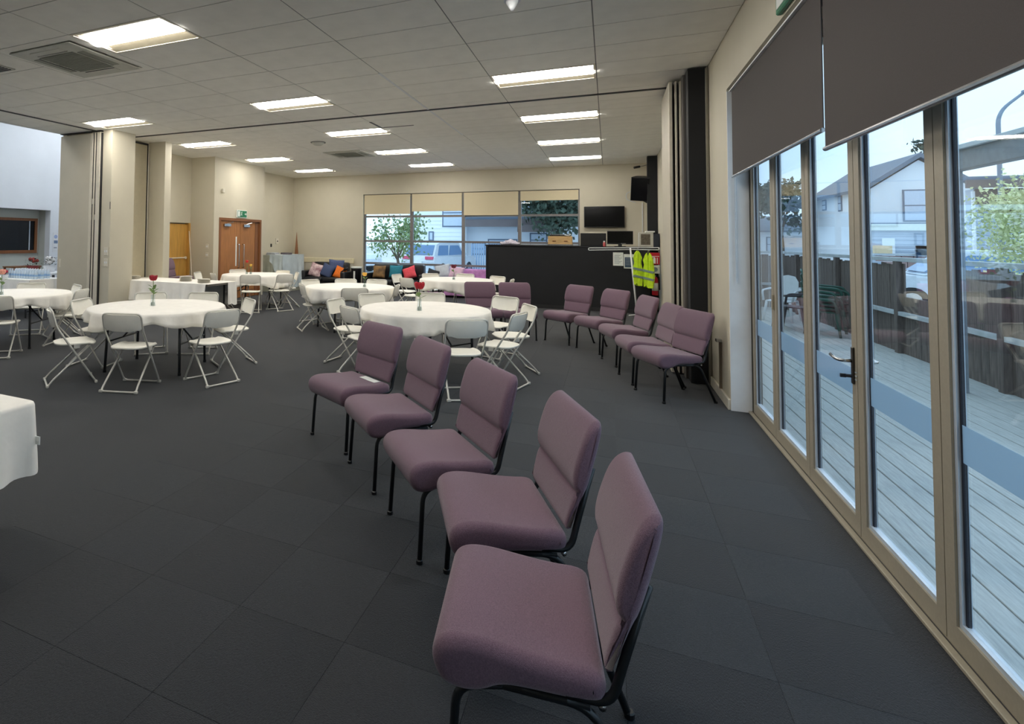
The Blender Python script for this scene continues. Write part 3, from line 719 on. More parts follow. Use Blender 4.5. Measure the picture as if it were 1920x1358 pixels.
flower(-3.91, 8.90, .7425, .22, sr(224, 170, 70), 'slim glass vase with a yellow flower on the centre rear table', 2, 1.1)
flower(-7.62, 10.70, .7425, .20, sr(214, 170, 70), 'slim glass vase with a small yellow bloom on the far left table', 2, .9)
flower(-7.70, 10.66, .7425, .29, sr(190, 30, 30), 'slim vase with a leaning red flower beside the yellow bloom', 1, .9)
flower(-3.01, 11.60, .7425, .28, sr(96, 16, 40), 'slim glass vase with a dark red rose on the far right table', 2, 1.5)
flower(-7.82, 5.00, .7425, .32, sr(232, 160, 140), 'vase with a salmon pink flower at the left edge', 5, 1.3)

# ================================================================== LONG TABLES
def cloth_sheet(name, parts, label, m=None):
    # parts: list of (top corners) built as a sheet with folded skirts
    bm = bmesh.new()
    for (p0, p1, z0, hems, nrm, amp, nf, seed) in parts:
        rnd = random.Random(seed); n = 64; ph = rnd.uniform(0, 6); rows = []
        for q in range(7):
            u = q / 6; row = []
            for k in range(n + 1):
                s = k / n; hz = hems[0] + (hems[1] - hems[0]) * s + .012 * math.sin(9 * s + ph)
                f = (.5 + .5 * math.sin(nf * s * 2 * PI + ph + math.sin(7 * s))) * amp * u + .012 * u
                x = p0[0] + (p1[0] - p0[0]) * s + nrm[0] * f; y = p0[1] + (p1[1] - p0[1]) * s + nrm[1] * f
                row.append(bm.verts.new((x, y, z0 - (z0 - hz) * u)))
            rows.append(row)
        for a, c in zip(rows, rows[1:]):
            for k in range(n): bm.faces.new((a[k], a[k + 1], c[k + 1], c[k]))
    return bm
def long_table(x0, y0, x1, y1, lab, cat='table', leg=.06):
    t = thing('trestle_table', lab, cat, ((x0 + x1) / 2, (y0 + y1) / 2, 0)); a, c = (x1 - x0) / 2, (y1 - y0) / 2
    obj('table_top', B(-a + .005, -c + .005, .70, a - .005, c - .005, .734, .004), M_top, t)
    for sx in (-1, 1):
        for sy in (-1, 1): obj('leg', T([(sx * (a - .22), sy * (c - .08), 0), (sx * (a - .22), sy * (c - .08), .70)], .016, 8), M_leg, t)
        obj('stretcher', T([(sx * (a - .22), -c + .08, .12), (sx * (a - .22), c - .08, .12)], .012, 6), M_leg, t)
    return t
# buffet
long_table(-8.86, 7.93, -6.58, 8.76, 'buffet trestle table under a white cloth beside the square piers')
bm = cloth_sheet('', [((-8.87, 7.92), (-6.60, 7.90), .741, (.36, .42), (0, -1), .06, 9, 3), ((-8.87, 8.77), (-8.87, 7.92), .741, (.36, .36), (-1, 0), .03, 3, 4), ((-6.57, 8.77), (-8.87, 8.77), .741, (.30, .36), (0, 1), .04, 8, 5), ((-6.57, 8.50), (-6.57, 8.77), .741, (.33, .30), (1, 0), .02, 2, 6)], '')
box(bm, -8.87, 7.92, .736, -6.57, 8.77, .741)
o = obj('tablecloth', bm, M_cloth, None, True); auto(o, 50); tag(o, 'white cloth over the long buffet table, open at its right end', 'tablecloth')
M_china = mat('white_china', sr(238, 234, 222), .3)
for k, (x, y, nmb, lab) in enumerate(((-8.68, 8.22, 6, 'left plate stack on the buffet, before the beige partition panel'), (-7.42, 8.30, 9, 'middle plate stack on the buffet, before the yellow door'), (-6.86, 8.16, 7, 'right plate stack on the buffet near its open end'))):
    t0 = None
    for q in range(nmb):
        z = .7415 + .0105 * q
        l2 = ('bottom', 'second', 'third', 'fourth', 'fifth', 'sixth', 'seventh', 'eighth', 'ninth')[q] + ' white plate, counted upward, in the ' + lab.split(' stack')[0] + ' stack on the buffet'
        if t0 is None:
            t0 = thing('plate', l2, 'plate', (x, y, z), 0, 'plates in the ' + lab)
            obj('dish', LA([(.05, 0), (.055, .002), (.075, .006), (.115, .0095), (.118, .0075), (.08, .003)], 20), M_china, t0, True); obj('rim', LA([(.114, .0085), (.119, .0098), (.116, .0100)], 20), M_china, t0, True)
        else: dup(t0, (x + .006 * math.sin(q * 2.1), y + .006 * math.cos(q * 1.7), z), q, l2, 'plates in the ' + lab)
# near table at the left edge
long_table(-4.30, 1.15, -2.665, 1.885, 'trestle table under a white cloth at the left edge near the camera')
bm = bmesh.new(); path = []                                  # one cloth: top, rounded edge and a skirt running round the corners
for (cx, cy, a0) in ((-2.70, 1.85, 90), (-2.70, 1.19, 0), (-4.26, 1.19, -90), (-4.26, 1.85, -180)):
    for q in range(9):
        a = math.radians(a0 - 90 * q / 8); path.append((cx, cy, a))
dense = []
for i, (cx, cy, a) in enumerate(path):
    c2 = path[(i + 1) % len(path)]; dense.append((cx, cy, a)); d = math.hypot(c2[0] - cx, c2[1] - cy)
    if d > .1:
        for q in range(1, 24): dense.append((cx + (c2[0] - cx) * q / 24, cy + (c2[1] - cy) * q / 24, a))
rows = []
for (r_, z, u) in ((.02, .742, 0), (.042, .741, 0), (.052, .735, 0), (.057, .722, 0), (.060, .66, .25), (.064, .57, .5), (.068, .48, .78), (.070, .40, 1)):
    row = []
    for k, (cx, cy, a) in enumerate(dense):
        f = u * (.022 * math.sin(k * .42 + 1.1 * math.sin(k * .13)) + .012 * math.sin(k * .9 + 2)); zz = z - u * (.008 * math.sin(k * .21) + .012)
        row.append(bm.verts.new((cx + math.cos(a) * (r_ + f), cy + math.sin(a) * (r_ + f), zz)))
    rows.append(row)
for a, c in zip(rows, rows[1:]):
    for k in range(len(a)): bm.faces.new((a[k], a[(k + 1) % len(a)], c[(k + 1) % len(a)], c[k]))
bm.faces.new(rows[0][::-1])
o = obj('tablecloth', bm, M_cloth, None, True); tag(o, 'white tablecloth corner hanging at the left edge near the camera', 'tablecloth')
obj('care_tag', B(-2.640, 1.885, .53, -2.608, 1.889, .57), M_signw, o)
# drinks table in the hall, with rows of bottles
long_table(-11.7, 6.92, -9.98, 7.62, 'drinks trestle table under a white cloth in the hall beyond')
bm = cloth_sheet('', [((-11.71, 6.90), (-9.97, 6.90), .742, (.30, .32), (0, -1), .04, 6, 12), ((-9.97, 6.90), (-9.97, 7.63), .742, (.32, .32), (1, 0), .03, 3, 13), ((-9.97, 7.63), (-11.71, 7.63), .742, (.32, .3), (0, 1), .03, 3, 14)], '')
box(bm, -11.71, 6.90, .736, -9.97, 7.63, .742)
o = obj('tablecloth', bm, M_cloth, None, True); auto(o, 50); tag(o, 'white cloth on the drinks table in the hall beyond', 'tablecloth')
M_bot = mat('water_bottle_plastic', sr(206, 222, 236), .15, spec=.8); M_botc = mat('bottle_cap_white', sr(232, 238, 246), .4)
b0 = None
for r_ in range(3):
    for k in range(11):
        x, y = -10.88 + .078 * k, 7.12 + .13 * r_
        lab = '%s water bottle from the left in the %s row on the drinks table' % (('first', 'second', 'third', 'fourth', 'fifth', 'sixth', 'seventh', 'eighth', 'ninth', 'tenth', 'eleventh')[k], ('front', 'middle', 'rear')[r_])
        if b0 is None:
            b0 = thing('water_bottle', lab, 'bottle', (x, y, .7425), 0, 'water bottles on the drinks table')
            obj('body', LA([(.028, 0), (.031, .006), (.031, .11), (.026, .135), (.012, .160), (.012, .172)], 10), M_bot, b0, True); obj('cap', LA([(.0135, .170), (.0135, .186)], 10), M_botc, b0)
            obj('label_band', LA([(.0315, .05), (.0315, .09)], 10), mat('bottle_label_blue', sr(150, 186, 222), .5), b0)
        else: dup(b0, (x, y, .7425), 0, lab, 'water bottles on the drinks table')

# ================================================================== BLACK COUNTER AND THE THINGS ON IT
t = thing('bar_counter', 'tall matte black counter front before the far window', 'counter', (-1.0, 13.9, 0))
obj('front_panel', B(-1.72, -.12, 0, 1.84, -.08, 1.46), M_black, t); obj('end_panel', B(-1.76, -.14, 0, -1.72, .55, 1.47), M_black, t)
obj('counter_top', B(-1.78, -.15, 1.46, .40, .58, 1.49, .004), M_black, t); obj('desk_top', B(.40, -.13, 1.455, 1.84, .58, 1.48, .004), M_black, t)
obj('light_ledge', B(-1.5, .36, 1.49, .38, .56, 1.51), mat('ledge_grey', sr(176, 178, 178), .5), t); obj('kickboard', B(-1.7, -.125, 0, 1.84, -.12, .08), M_dark, t)
t = thing('television', 'wall mounted black television beside the far window', 'television', (-.09, YF, 2.235))
obj('case', B(-.48, -.09, -.275, .48, -.05, .275, .008, 2), M_bplast, t); obj('screen', B(-.465, -.092, -.255, .465, -.09, .262), M_screen, t); obj('wall_bracket', B(-.15, -.05, -.15, .15, 0, .15), M_dark, t)
t = thing('monitor', 'black computer monitor on the counter beside the pale box', 'monitor', (.25, 14.0, 1.48))
obj('case', B(-.27, -.02, .055, .27, .025, .36, .006), M_bplast, t); obj('screen', B(-.255, -.022, .085, .255, -.02, .345), M_screen, t); obj('stand', B(-.04, -.01, .0, .04, .03, .06), M_bplast, t); obj('foot', B(-.12, -.08, 0, .12, .08, .012, .004), M_bplast, t)
obj('status_label', B(.02, -.0235, .063, .12, -.022, .078), M_steel, t)
t = thing('equipment_case', 'pale grey equipment box with a dark front on the counter end', 'box', (.82, 14.05, 1.48))
obj('case', B(-.19, -.15, 0, .10, .2, .33, .008), mat('pale_case', sr(196, 194, 184), .5), t); obj('front_inset', B(-.15, -.153, .05, .04, -.15, .29), mat('inset_brown', sr(96, 88, 76), .6, var=.3, scale=30), t); obj('lid', B(-.05, -.16, .33, .13, .2, .36, .005), M_signw, t); obj('side_panel', B(.10, -.15, 0, .22, .2, .30, .005), mat('case_navy', sr(30, 38, 52), .5), t)
t = thing('wooden_drawer_box', 'pale wooden box with black contents and two handles on the counter', 'box', (-1.04, 14.0, 1.49))
obj('body', B(-.27, -.1, .0, .27, .1, .22, .005), mat('pale_pine', sr(206, 170, 116), .6, var=.15, scale=8, stretch=(1, 6, 6)), t); obj('plinth', B(-.28, -.11, 0, .28, .11, .03), M_steel, t)
for s in (-1, 1): obj('handle', B(s * .13 - .04, -.115, .09, s * .13 + .04, -.1, .115, .004), M_woodd, t)
obj('contents', B(-.23, -.08, .22, .24, .08, .265, .012), M_bplast, t); obj('cable', T(fillet([(.1, -.09, .25), (.2, -.11, .235), (.25, -.11, .26), (.2, -.1, .275)], .04), .008, 6), M_signw, t)
t = thing('linen_bundle', 'crumpled pale bundle lying on the counter end', 'bundle', (-2.2, 13.95, 1.49))
for k, (x, y, z, s) in enumerate(((-.14, 0, .03, .09), (0, .02, .06, .12), (.12, 0, .03, .09), (.05, -.04, .04, .08))):
    bm = bmesh.new(); bmesh.ops.create_icosphere(bm, subdivisions=2, radius=s)
    for v in bm.verts: v.co.z = max(-z, v.co.z * .6 + .015 * math.sin(v.co.x * 60 + k)); v.co.x *= 1.25
    obj('fold', bm, mat('lilac_linen', sr(206, 200, 214), .8, var=.2, scale=25), t, True, loc=(x, y, z))
t = thing('projector_panel', 'low black speaker panel on the counter behind the monitor', 'speaker', (-.33, 14.2, 1.48)); obj('case', B(-.27, -.03, 0, .29, .12, .31, .006), M_black, t); obj('grille', B(-.25, -.035, .02, .27, -.03, .29), mat('dark_grille', sr(40, 40, 40), .8, var=.3, scale=200), t)
t = thing('small_bottle', 'small red and white bottle on the counter before the black panel', 'bottle', (-.08, 13.9, 1.48)); obj('body', LA([(.025, 0), (.027, .005), (.027, .08), (.018, .1)], 12), mat('bottle_red', sr(206, 96, 96), .4), t, True); obj('cap', LA([(.019, .1), (.019, .13)], 12), M_signw, t)
t = thing('loudspeaker', 'black tilted loudspeaker on the dark post by the television', 'loudspeaker', (.68, 14.55, 2.56), math.radians(-14))
cabinet = obj('cabinet', PR([(-.20, .0), (.20, .0), (.15, .30), (-.15, .30)], 'z', 0, .56), M_bplast, t); cabinet.rotation_euler = (.22, .10, 0)
g = obj('grille', B(-.185, -.012, .02, .185, -.0, .54), M_screen, cabinet)
obj('bracket', T([(.05, .2, .02), (.15, .28, -.05), (.28, .2, -.05)], .02, 6), M_dark, t); obj('cable', T(fillet([(-.18, .1, .25), (-.3, .05, .2), (-.3, .05, .05), (-.1, .1, -.03)], .12, 6), .006, 6), M_bead, t)
tag(obj('cable_conduit', T([(.80, 15.688, 2.6), (.80, 15.688, 1.5)], .012, 6), M_white), 'thin pale conduit running down the far wall below the loudspeaker', 'conduit')
t = thing('black_column', 'square black column behind the counter end', 'column', (.94, 14.5, 0)); obj('shaft', B(-.10, -.1, 0, .105, .1, H - .01), M_black, t); obj('bracket_plate', B(-.104, -.06, 2.4, -.10, .06, 2.7), M_dark, t)
t = thing('security_camera', 'small dark security camera near the ceiling by the black column', 'camera', (.66, 15.2, 3.45)); obj('body', T([(-.06, -.05, -.02), (.06, .03, .01)], .03, 10), M_bplast, t); obj('mount', T([(.05, .02, .0), (.2, .1, .05), (.3, .3, .1)], .012, 6), M_steel, t)
# white stand with two vests
t = thing('banner_stand', 'white tubular stand leaning before the black counter', 'stand', (.5, 13.45, 0))
obj('top_loop', T(fillet([(.0, 0, 1.425), (-.90, 0, 1.395), (-.90, 0, 1.445), (.50, 0, 1.475), (.50, 0, 1.425), (.0, 0, 1.425)], .02, 4), .0085, 8), M_white, t, True)
obj('pole', T([(-.06, 0, 1.47), (.06, -.03, .03)], .018, 10), M_white, t, True); obj('base_bar', T([(-.10, -.25, .016), (.06, -.03, .016), (.14, .22, .016)], .014, 8), M_white, t)
M_hv = mat('high_vis_yellow', sr(206, 240, 40), .7, var=.08, scale=20); M_refl = mat('reflective_band', sr(128, 150, 140), .4)
def vest(x, y, z, rz, lab, s):
    t = thing('safety_vest', lab, 'vest', (x, y, z), rz, 'yellow safety vests')
    out = [(-.03, .0), (-.08, -.05), (-.13, -.16), (-.10, -.26), (-.14, -.38), (-.15, -.55), (-.12, -.74), (-.04, -.70), (.0, -.76), (.06, -.72), (.13, -.76), (.16, -.55), (.15, -.38), (.11, -.26), (.13, -.15), (.08, -.05), (.03, .0), (.0, -.10)]
    bm = bmesh.new(); A = [bm.verts.new((p[0] * s, -.03 + .02 * math.sin(p[0] * 40 + p[1] * 9), p[1])) for p in out]; D = [bm.verts.new((p[0] * s, .03 + .02 * math.sin(p[0] * 40 + p[1] * 9), p[1])) for p in out]; n = len(out)
    for k in range(n): bm.faces.new((A[k], A[(k + 1) % n], D[(k + 1) % n], D[k]))
    bm.faces.new(A); bm.faces.new(D[::-1]); bmesh.ops.triangulate(bm, faces=[f for f in bm.faces if len(f.verts) > 4])
    obj('body', bm, M_hv, t)
    for zz in (-.40, -.56): obj('reflective_band', B(-.152 * s, -.052, -.025, .157 * s, .052, .025, .004), M_refl, t, loc=(0, 0, zz), rot=(0, .22, 0))
    obj('hook', T(fillet([(0, 0, -.01), (0, 0, .05), (.02, 0, .06), (.02, 0, .03)], .01), .005, 6), M_steel, t)
    for q in (-1, 1): obj('fold', B(q * .05 * s - .02, -.045, -.68, q * .05 * s + .02, .0, -.16, .012), M_hv, t)
vest(.58, 13.44, 1.40, .25, 'bright yellow safety vest hanging left on the white stand', .62)
vest(.785, 13.44, 1.36, -.3, 'bright yellow safety vest hanging right beside the red sign', .74)
# notices and fire equipment on the counter front
t = thing('notice', 'white paper notice with lines of print on the black counter front', 'notice', (.205, 13.775, 1.20)); sh = obj('sheet', B(-.105, -.006, -.15, .105, 0, .15), M_signw, t)
M_ink = mat('grey_print', sr(150, 154, 166), .6)
for k in range(9): obj('print_line', B(-.08, -.007, .10 - .026 * k - (.0 if k else -.01), .08 - .03 * (k % 3), -.006, .108 - .026 * k + (.006 if not k else 0)), M_ink, sh)
t = thing('notice', 'blue framed notice beside the white paper on the counter front', 'notice', (.43, 13.775, 1.175)); sh = obj('sheet', B(-.11, -.006, -.18, .11, 0, .14), M_signw, t); obj('blue_panel', B(-.09, -.008, -.155, .09, -.006, .07), mat('notice_blue', sr(58, 84, 108), .5, var=.15, scale=40), sh)
for k in range(5): obj('print_line', B(-.075, -.009, .035 - .034 * k, .06 - .03 * (k % 2), -.008, .044 - .034 * k), M_ink, sh)
M_red = mat('fire_red', sr(190, 24, 44), .4)
t = thing('fire_sign', 'red fire extinguisher sign with white pictogram on the counter front', 'sign', (.93, 13.775, 1.20)); pn = obj('panel', B(-.10, -.008, -.10, .10, 0, .16), M_red, t)
b = bmesh.new(); box(b, -.025, -.01, -.08, .02, -.008, .04); box(b, -.015, -.01, .04, .01, -.008, .06); box(b, -.06, -.01, .05, .0, -.008, .065); box(b, -.07, -.01, -.06, -.055, -.008, .06); box(b, .045, -.01, -.08, .06, -.008, .05); box(b, -.09, -.01, .075, .09, -.008, .085); obj('pictogram', b, M_signw, pn)
t = thing('extinguisher_label', 'white round edged instruction label under the red fire sign', 'sign', (.94, 13.775, .99)); pn = obj('panel', B(-.09, -.006, -.09, .09, 0, .09, .003), M_signw, t); obj('blue_ring', LA([(.05, 0), (.05, .004)], 20), mat('label_grey_blue', sr(140, 156, 180), .5), pn, loc=(0, -.006, 0), rot=(PI / 2, 0, 0))
t = thing('fire_extinguisher', 'red fire extinguisher hung on the black counter front', 'extinguisher', (.93, 13.70, .43)); obj('cylinder', LA([(.055, 0), (.062, .01), (.062, .33), (.045, .38), (.022, .40)], 18), M_red, t, True); obj('label', LA([(.063, .10), (.063, .27)], 18), M_signw, t, True); obj('valve', LA([(.02, .40), (.02, .44)], 10), M_steel, t); obj('lever', B(-.015, -.07, .44, .015, .03, .455, .004), M_bplast, t); obj('hose', T(fillet([(.02, 0, .42), (.085, 0, .40), (.085, 0, .12)], .05), .010, 8), M_bplast, t, True)

# ================================================================== SOFAS, CUSHIONS, CORNER
def sofa(x0, x1, y, lab, m, hb=.86, seath=.42):
    t = thing('sofa', lab, 'sofa', ((x0 + x1) / 2, y, 0)); a = (x1 - x0) / 2
    obj('base', B(-a + .05, -.36, .06, a - .05, .40, .28, .02, 2), m, t)
    n = 2
    for k in range(n): obj('seat_cushion', B(-a + .16 + (2 * a - .32) / n * k + .004, -.40, .28, -a + .16 + (2 * a - .32) / n * (k + 1) - .004, .22, seath, .045, 3), m, t, True)
    for k in range(n): o = obj('back_cushion', B(-a + .16 + (2 * a - .32) / n * k + .004, .14, seath - .02, -a + .16 + (2 * a - .32) / n * (k + 1) - .004, .40, hb, .06, 3), m, t, True)
    for s in (-1, 1): obj('arm', B(min(s * a, s * (a - .16)), -.38, .06, max(s * a, s * (a - .16)), .40, .60, .04, 3), m, t, True)
    for s in (-1, 1):
        for q in (-.30, .34): obj('leg', B(s * (a - .12) - .025, q - .025, 0, s * (a - .12) + .025, q + .025, .06), M_dark, t)
    return t
sofa(-8.72, -7.18, 15.22, 'black leather sofa in the far left corner with four cushions', M_leather)
sofa(-6.62, -4.72, 15.24, 'black leather sofa under the left end of the far window', M_leather, .86)
def cushion(x, y, z, w, h, m, lab, rz=0, tilt=-.25, roll=0):
    bm = bmesh.new(); N = 10; F_ = []
    for sgn in (1, -1):
        g = [[None] * (N + 1) for _ in range(N + 1)]
        for i in range(N + 1):
            for j in range(N + 1):
                u, v = 2 * i / N - 1, 2 * j / N - 1
                th = .075 * max(0, (1 - u ** 4)) ** .6 * max(0, (1 - v ** 4)) ** .6
                pin = 1 - .08 * (1 - abs(v)) * abs(u) ** 3; pin2 = 1 - .08 * (1 - abs(u)) * abs(v) ** 3
                g[i][j] = bm.verts.new((u * w / 2 * pin, sgn * -th - (.002 * sgn), v * h / 2 * pin2))
        for i in range(N):
            for j in range(N):
                q = (g[i][j], g[i + 1][j], g[i + 1][j + 1], g[i][j + 1]); bm.faces.new(q if sgn > 0 else q[::-1])
    bmesh.ops.remove_doubles(bm, verts=bm.verts, dist=.0045)
    o = obj('cushion', bm, m, None, True, loc=(x, y, z)); o.rotation_euler = (tilt, roll, rz)
    tag(o, lab, 'cushion', 'sofa cushions'); return o
cushion(-8.27, 15.06, .61, .44, .44, mat('floral_print', sr(236, 214, 214), .8, var=.0, scale=9, col2=sr(140, 84, 96), detail=4), 'pink floral cushion leaning on the corner sofa', .1, -.3, .28)
cushion(-7.90, 15.10, .60, .42, .42, mat('denim_blue', sr(70, 84, 120), .85, var=.15, scale=80), 'denim blue cushion in the middle of the corner sofa', 0, -.3, .34)
cushion(-7.72, 15.36, .76, .54, .36, mat('slate_blue', sr(84, 98, 140), .85, var=.15, scale=40), 'slate blue cushion upright behind the orange one', .0, -.1, .05)
cushion(-7.44, 15.06, .56, .40, .38, mat('orange_fabric', sr(240, 122, 34), .8, var=.12, scale=30), 'bright orange cushion at the right end of the corner sofa', -.1, -.35, .28)
cushion(-6.18, 15.14, .63, .40, .38, mat('autumn_print', sr(196, 150, 90), .8, var=.3, scale=7, col2=sr(90, 74, 58), detail=4), 'autumn patterned brown cushion on the window sofa', 0, -.25, 0)
cushion(-5.66, 15.16, .65, .42, .38, mat('teal_fabric', sr(40, 130, 150), .8, var=.12, scale=30), 'teal cushion in the middle of the window sofa', 0, -.2, 0)
cushion(-5.22, 15.10, .63, .40, .36, mat('coral_fabric', sr(236, 84, 96), .8, var=.1, scale=30), 'coral red cushion tilted on the window sofa', 0, -.3, -.35)
sofa(-4.62, -2.86, 15.26, 'low couch under a pink and lilac throw beside the counter', mat('lilac_throw', sr(196, 140, 196), .9, var=.2, scale=8), .78, .40)
cushion(-4.26, 15.18, .70, .46, .40, mat('silver_grey', sr(196, 204, 214), .6, var=.1), 'silver grey cushion at the left end of the pink couch', 0, -.3, -.2)
cushion(-4.50, 15.02, .60, .34, .34, mat('charcoal_fabric', sr(40, 44, 50), .8), 'charcoal cushion in front of the silver one', .2, -.4, .3)
cushion(-3.85, 15.14, .68, .42, .36, mat('blush_pink', sr(226, 190, 214), .8, var=.1), 'blush pink cushion on the pink couch behind the dark rose', 0, -.3, .15)
t = thing('waste_bin', 'black round bin with a white liner beside the corner sofa', 'bin', (-7.00, 15.30, 0)); obj('body', LA([(.13, 0), (.16, .68), (.165, .72), (.15, .72), (.13, .60)], 20), M_bplast, t, True); obj('liner', LA([(.168, .70), (.174, .745), (.15, .75), (.148, .70)], 20), M_signw, t, True); obj('label', B(-.02, -.175, .2, .03, -.15, .62), M_signw, t)
t = thing('black_handset', 'black hand-held brush resting on the sofa end by the bin', 'brush', (-7.22, 15.0, .64)); obj('head', T([(-.05, 0, .02), (.06, 0, .07)], .045, 10, r1=.055), M_bplast, t, True); obj('handle', T([(-.05, 0, .02), (-.16, 0, -.06)], .02, 8), M_bplast, t, True)
# covered stack in the corner
t = thing('covered_cabinet', 'cloth covered stack in the far left corner beside the double doors', 'cabinet', (-9.02, 14.25, 0))
obj('body', B(-.42, -.45, 0, .30, .75, 1.06), mat('sage_cover', sr(176, 178, 164), .8, var=.08, scale=6), t)
bm = cloth_sheet('', [((-.44, -.47), (.05, -.47), 1.085, (.40, .40), (0, -1), .03, 4, 21)], ''); auto(obj('sage_skirt', bm, MATS['sage_cover'], t), 50)
bm = cloth_sheet('', [((-.12, -.475), (.33, -.475), 1.10, (.95, .30), (0, -1), .05, 3, 22), ((.32, -.47), (.32, .78), 1.10, (.12, .12), (1, 0), .05, 4, 23)], ''); box(bm, -.20, -.475, 1.085, .325, .78, 1.10)
auto(obj('blue_sheet', bm, mat('pale_blue_sheet', sr(196, 208, 212), .8, var=.08, scale=5), t), 50)
t = thing('folded_linen', 'folded grey linen pile on top of the covered corner stack', 'linen', (-9.18, 14.05, 1.086))
for k in range(3): obj('folded_sheet', B(-.20 + .02 * k, -.14, .026 * k, .16 - .02 * k, .14, .024 + .026 * k, .01, 2), mat('grey_linen', sr(176, 178, 184), .8, var=.1), t)
t = thing('dark_case', 'small dark case beside the folded linen on the corner stack', 'case', (-8.92, 14.35, 1.102)); obj('body', B(-.16, -.08, 0, .16, .08, .055, .01, 2), mat('plum_case', sr(78, 70, 80), .6), t); obj('zip', B(-.155, -.083, .024, .155, -.08, .032), M_steel, t)
t = thing('wooden_cone', 'slim pointed wooden stand in the far left corner', 'cone', (-9.25, 15.50, 0)); obj('shaft', LA([(.09, 0), (.06, 1.1), (.004, 1.80)], 10), M_woodd, t, True); obj('base', LA([(.11, 0), (.11, .03)], 12), M_woodd, t)
t = thing('cream_bench_rail', 'cream padded ledge behind the corner sofa', 'ledge', (-8.1, 15.66, 0)); obj('pad', B(-.95, -.02, .82, .85, .035, .98, .012, 2), mat('cream_pad', sr(222, 212, 180), .7), t); obj('support', B(-.9, 0, 0, .8, .03, .82), M_skirt, t)

# ================================================================== TIMBER DOORS ON THE LEFT, SWITCHES, SIGNS
XD = -8.86
dr = struct('door_2', B(XD - .12, 11.06, 0, XD + .012, 11.13, 2.10), M_woodd, 'oak double doors with brown frame on the left wall', 'door')
obj('door_frame', B(XD - .12, 12.83, 0, XD + .012, 12.90, 2.10), M_woodd, dr); obj('door_frame', B(XD - .12, 11.13, 2.03, XD + .012, 12.83, 2.10), M_woodd, dr)
for k, (a, c) in enumerate(((11.14, 11.975), (11.985, 12.64))):
    lf = thing('oak_door_leaf', ('left', 'right')[k] + ' oak leaf of the double doors with a steel pull bar', 'door', (XD - .05, a, 0), 0, 'oak double door leaves')
    W = c - a
    obj('panel', B(-.022, 0, .01, .022, W, 2.02, .003), M_wood, lf); y = W - .10 if k == 0 else .10
    obj('pull_handle', T(fillet([(.02, y, .80), (.075, y, .80), (.075, y, 1.42), (.02, y, 1.42)], .03), .013, 8), M_steel, lf, True); obj('kick_plate', B(.022, .04, .03, .024, W - .04, .20), M_woodd, lf)
    cl = obj('door_closer', B(.022, W * .15, 1.88, .075, W * .15 + .26, 1.95, .006), M_steel, lf); obj('closer_arm', T([(.05, W * .15 + .12, 1.95), (.06, W * .15 + .36, 2.00)], .008, 6), M_steel, cl)
    if k == 0: obj('vision_strip', B(.022, W - .19, .85, .0235, W - .14, 1.62), M_signw, lf)
obj('side_panel', B(XD - .07, 12.66, .01, XD - .03, 12.83, 2.02), M_woodd, dr)
t = thing('exit_sign', 'green running figure exit sign over the timber double doors', 'exit sign', (XD, 11.97, 2.225)); obj('case', B(0, -.22, -.10, .03, .22, .10, .004), M_signw, t)
fb = obj('face', B(.03, -.20, -.085, .033, .20, .085), M_green, t)
b = bmesh.new(); man(b, -.03, 0.0, .13, put_x(.0345)); box(b, .033, -.19, -.07, .036, -.10, .07); box(b, .033, .10, -.012, .036, .16, .012); prism(b, [(.15, .035), (.19, 0), (.15, -.035)], 'x', .033, .036); obj('pictogram', b, M_signw, fb)
tag(obj('wall_sensor', B(XD, 11.13, 2.73, XD + .05, 11.21, 2.83, .01, 2), M_skirt), 'small pale sensor on the wall above the double doors', 'sensor')
dy = struct('door_3', B(-9.72, 10.07, 0, -9.66, 10.80, 1.92), M_ywood, 'yellow timber door with a push bar beside the square pier', 'door')
for a, c in ((10.80, 10.86),): obj('door_frame', B(-9.72, a, 0, -9.595, c, 1.95), M_ywood, dy)
obj('push_bar', T([(-9.63, 10.12, 1.08), (-9.63, 10.78, 1.08)], .015, 8), M_lampw, dy); obj('bar_bracket', B(-9.66, 10.72, 1.05, -9.62, 10.77, 1.11), M_lampw, dy); obj('kick_plate', B(-9.66, 10.09, .55, -9.655, 10.79, 1.04), M_ywood, dy)
tag(obj('leaning_pole', T([(-9.55, 10.76, 1.75), (-9.50, 10.80, .9), (-9.45, 10.82, 0)], .012, 6), M_lampw), 'pale pole leaning beside the yellow door', 'pole')
def switch(loc, rz, lab, w=.04, h=.06):
    t = thing('light_switch', lab, 'switch', loc, rz, 'wall switches'); pl = obj('plate', B(-w, -.012, -h, w, 0, h, .004), M_skirt, t)
    for s in (-1, 1): obj('rocker', B(s * w * .45 - .011, -.017, -.02, s * w * .45 + .011, -.012, .02, .002), M_white, pl)
switch((-9.05, 10.86, 1.37), 0, 'upper switch plate on the wall left of the double doors'); switch((-9.05, 10.86, 1.16), 0, 'lower switch plate on the wall left of the double doors')
switch((-8.54, 7.40, 1.31), 0, 'upper switch plate on the pier beside the folded partition', .05, .075); switch((-8.54, 7.40, 1.10), 0, 'lower switch plate on the pier beside the folded partition', .05, .075)
tag(obj('wall_slot', B(-8.475, 7.392, 2.10, -8.465, 7.40, 2.24), M_dark), 'small dark slot high on the pier with the switches', 'slot')
t = thing('wall_thermostat', 'pale square wall control above the covered corner stack', 'control', (-9.5, 14.70, 1.50)); obj('plate', B(0, -.08, -.09, .025, .08, .09, .005), M_skirt, t); obj('dial', T([(.025, 0, 0), (.04, 0, 0)], .02, 12), M_dark, t)
tag(obj('wall_fob', B(-9.5, 14.34, 1.32, -9.47, 14.40, 1.42, .008), M_bplast), 'small black wall reader beside the double doors', 'reader')

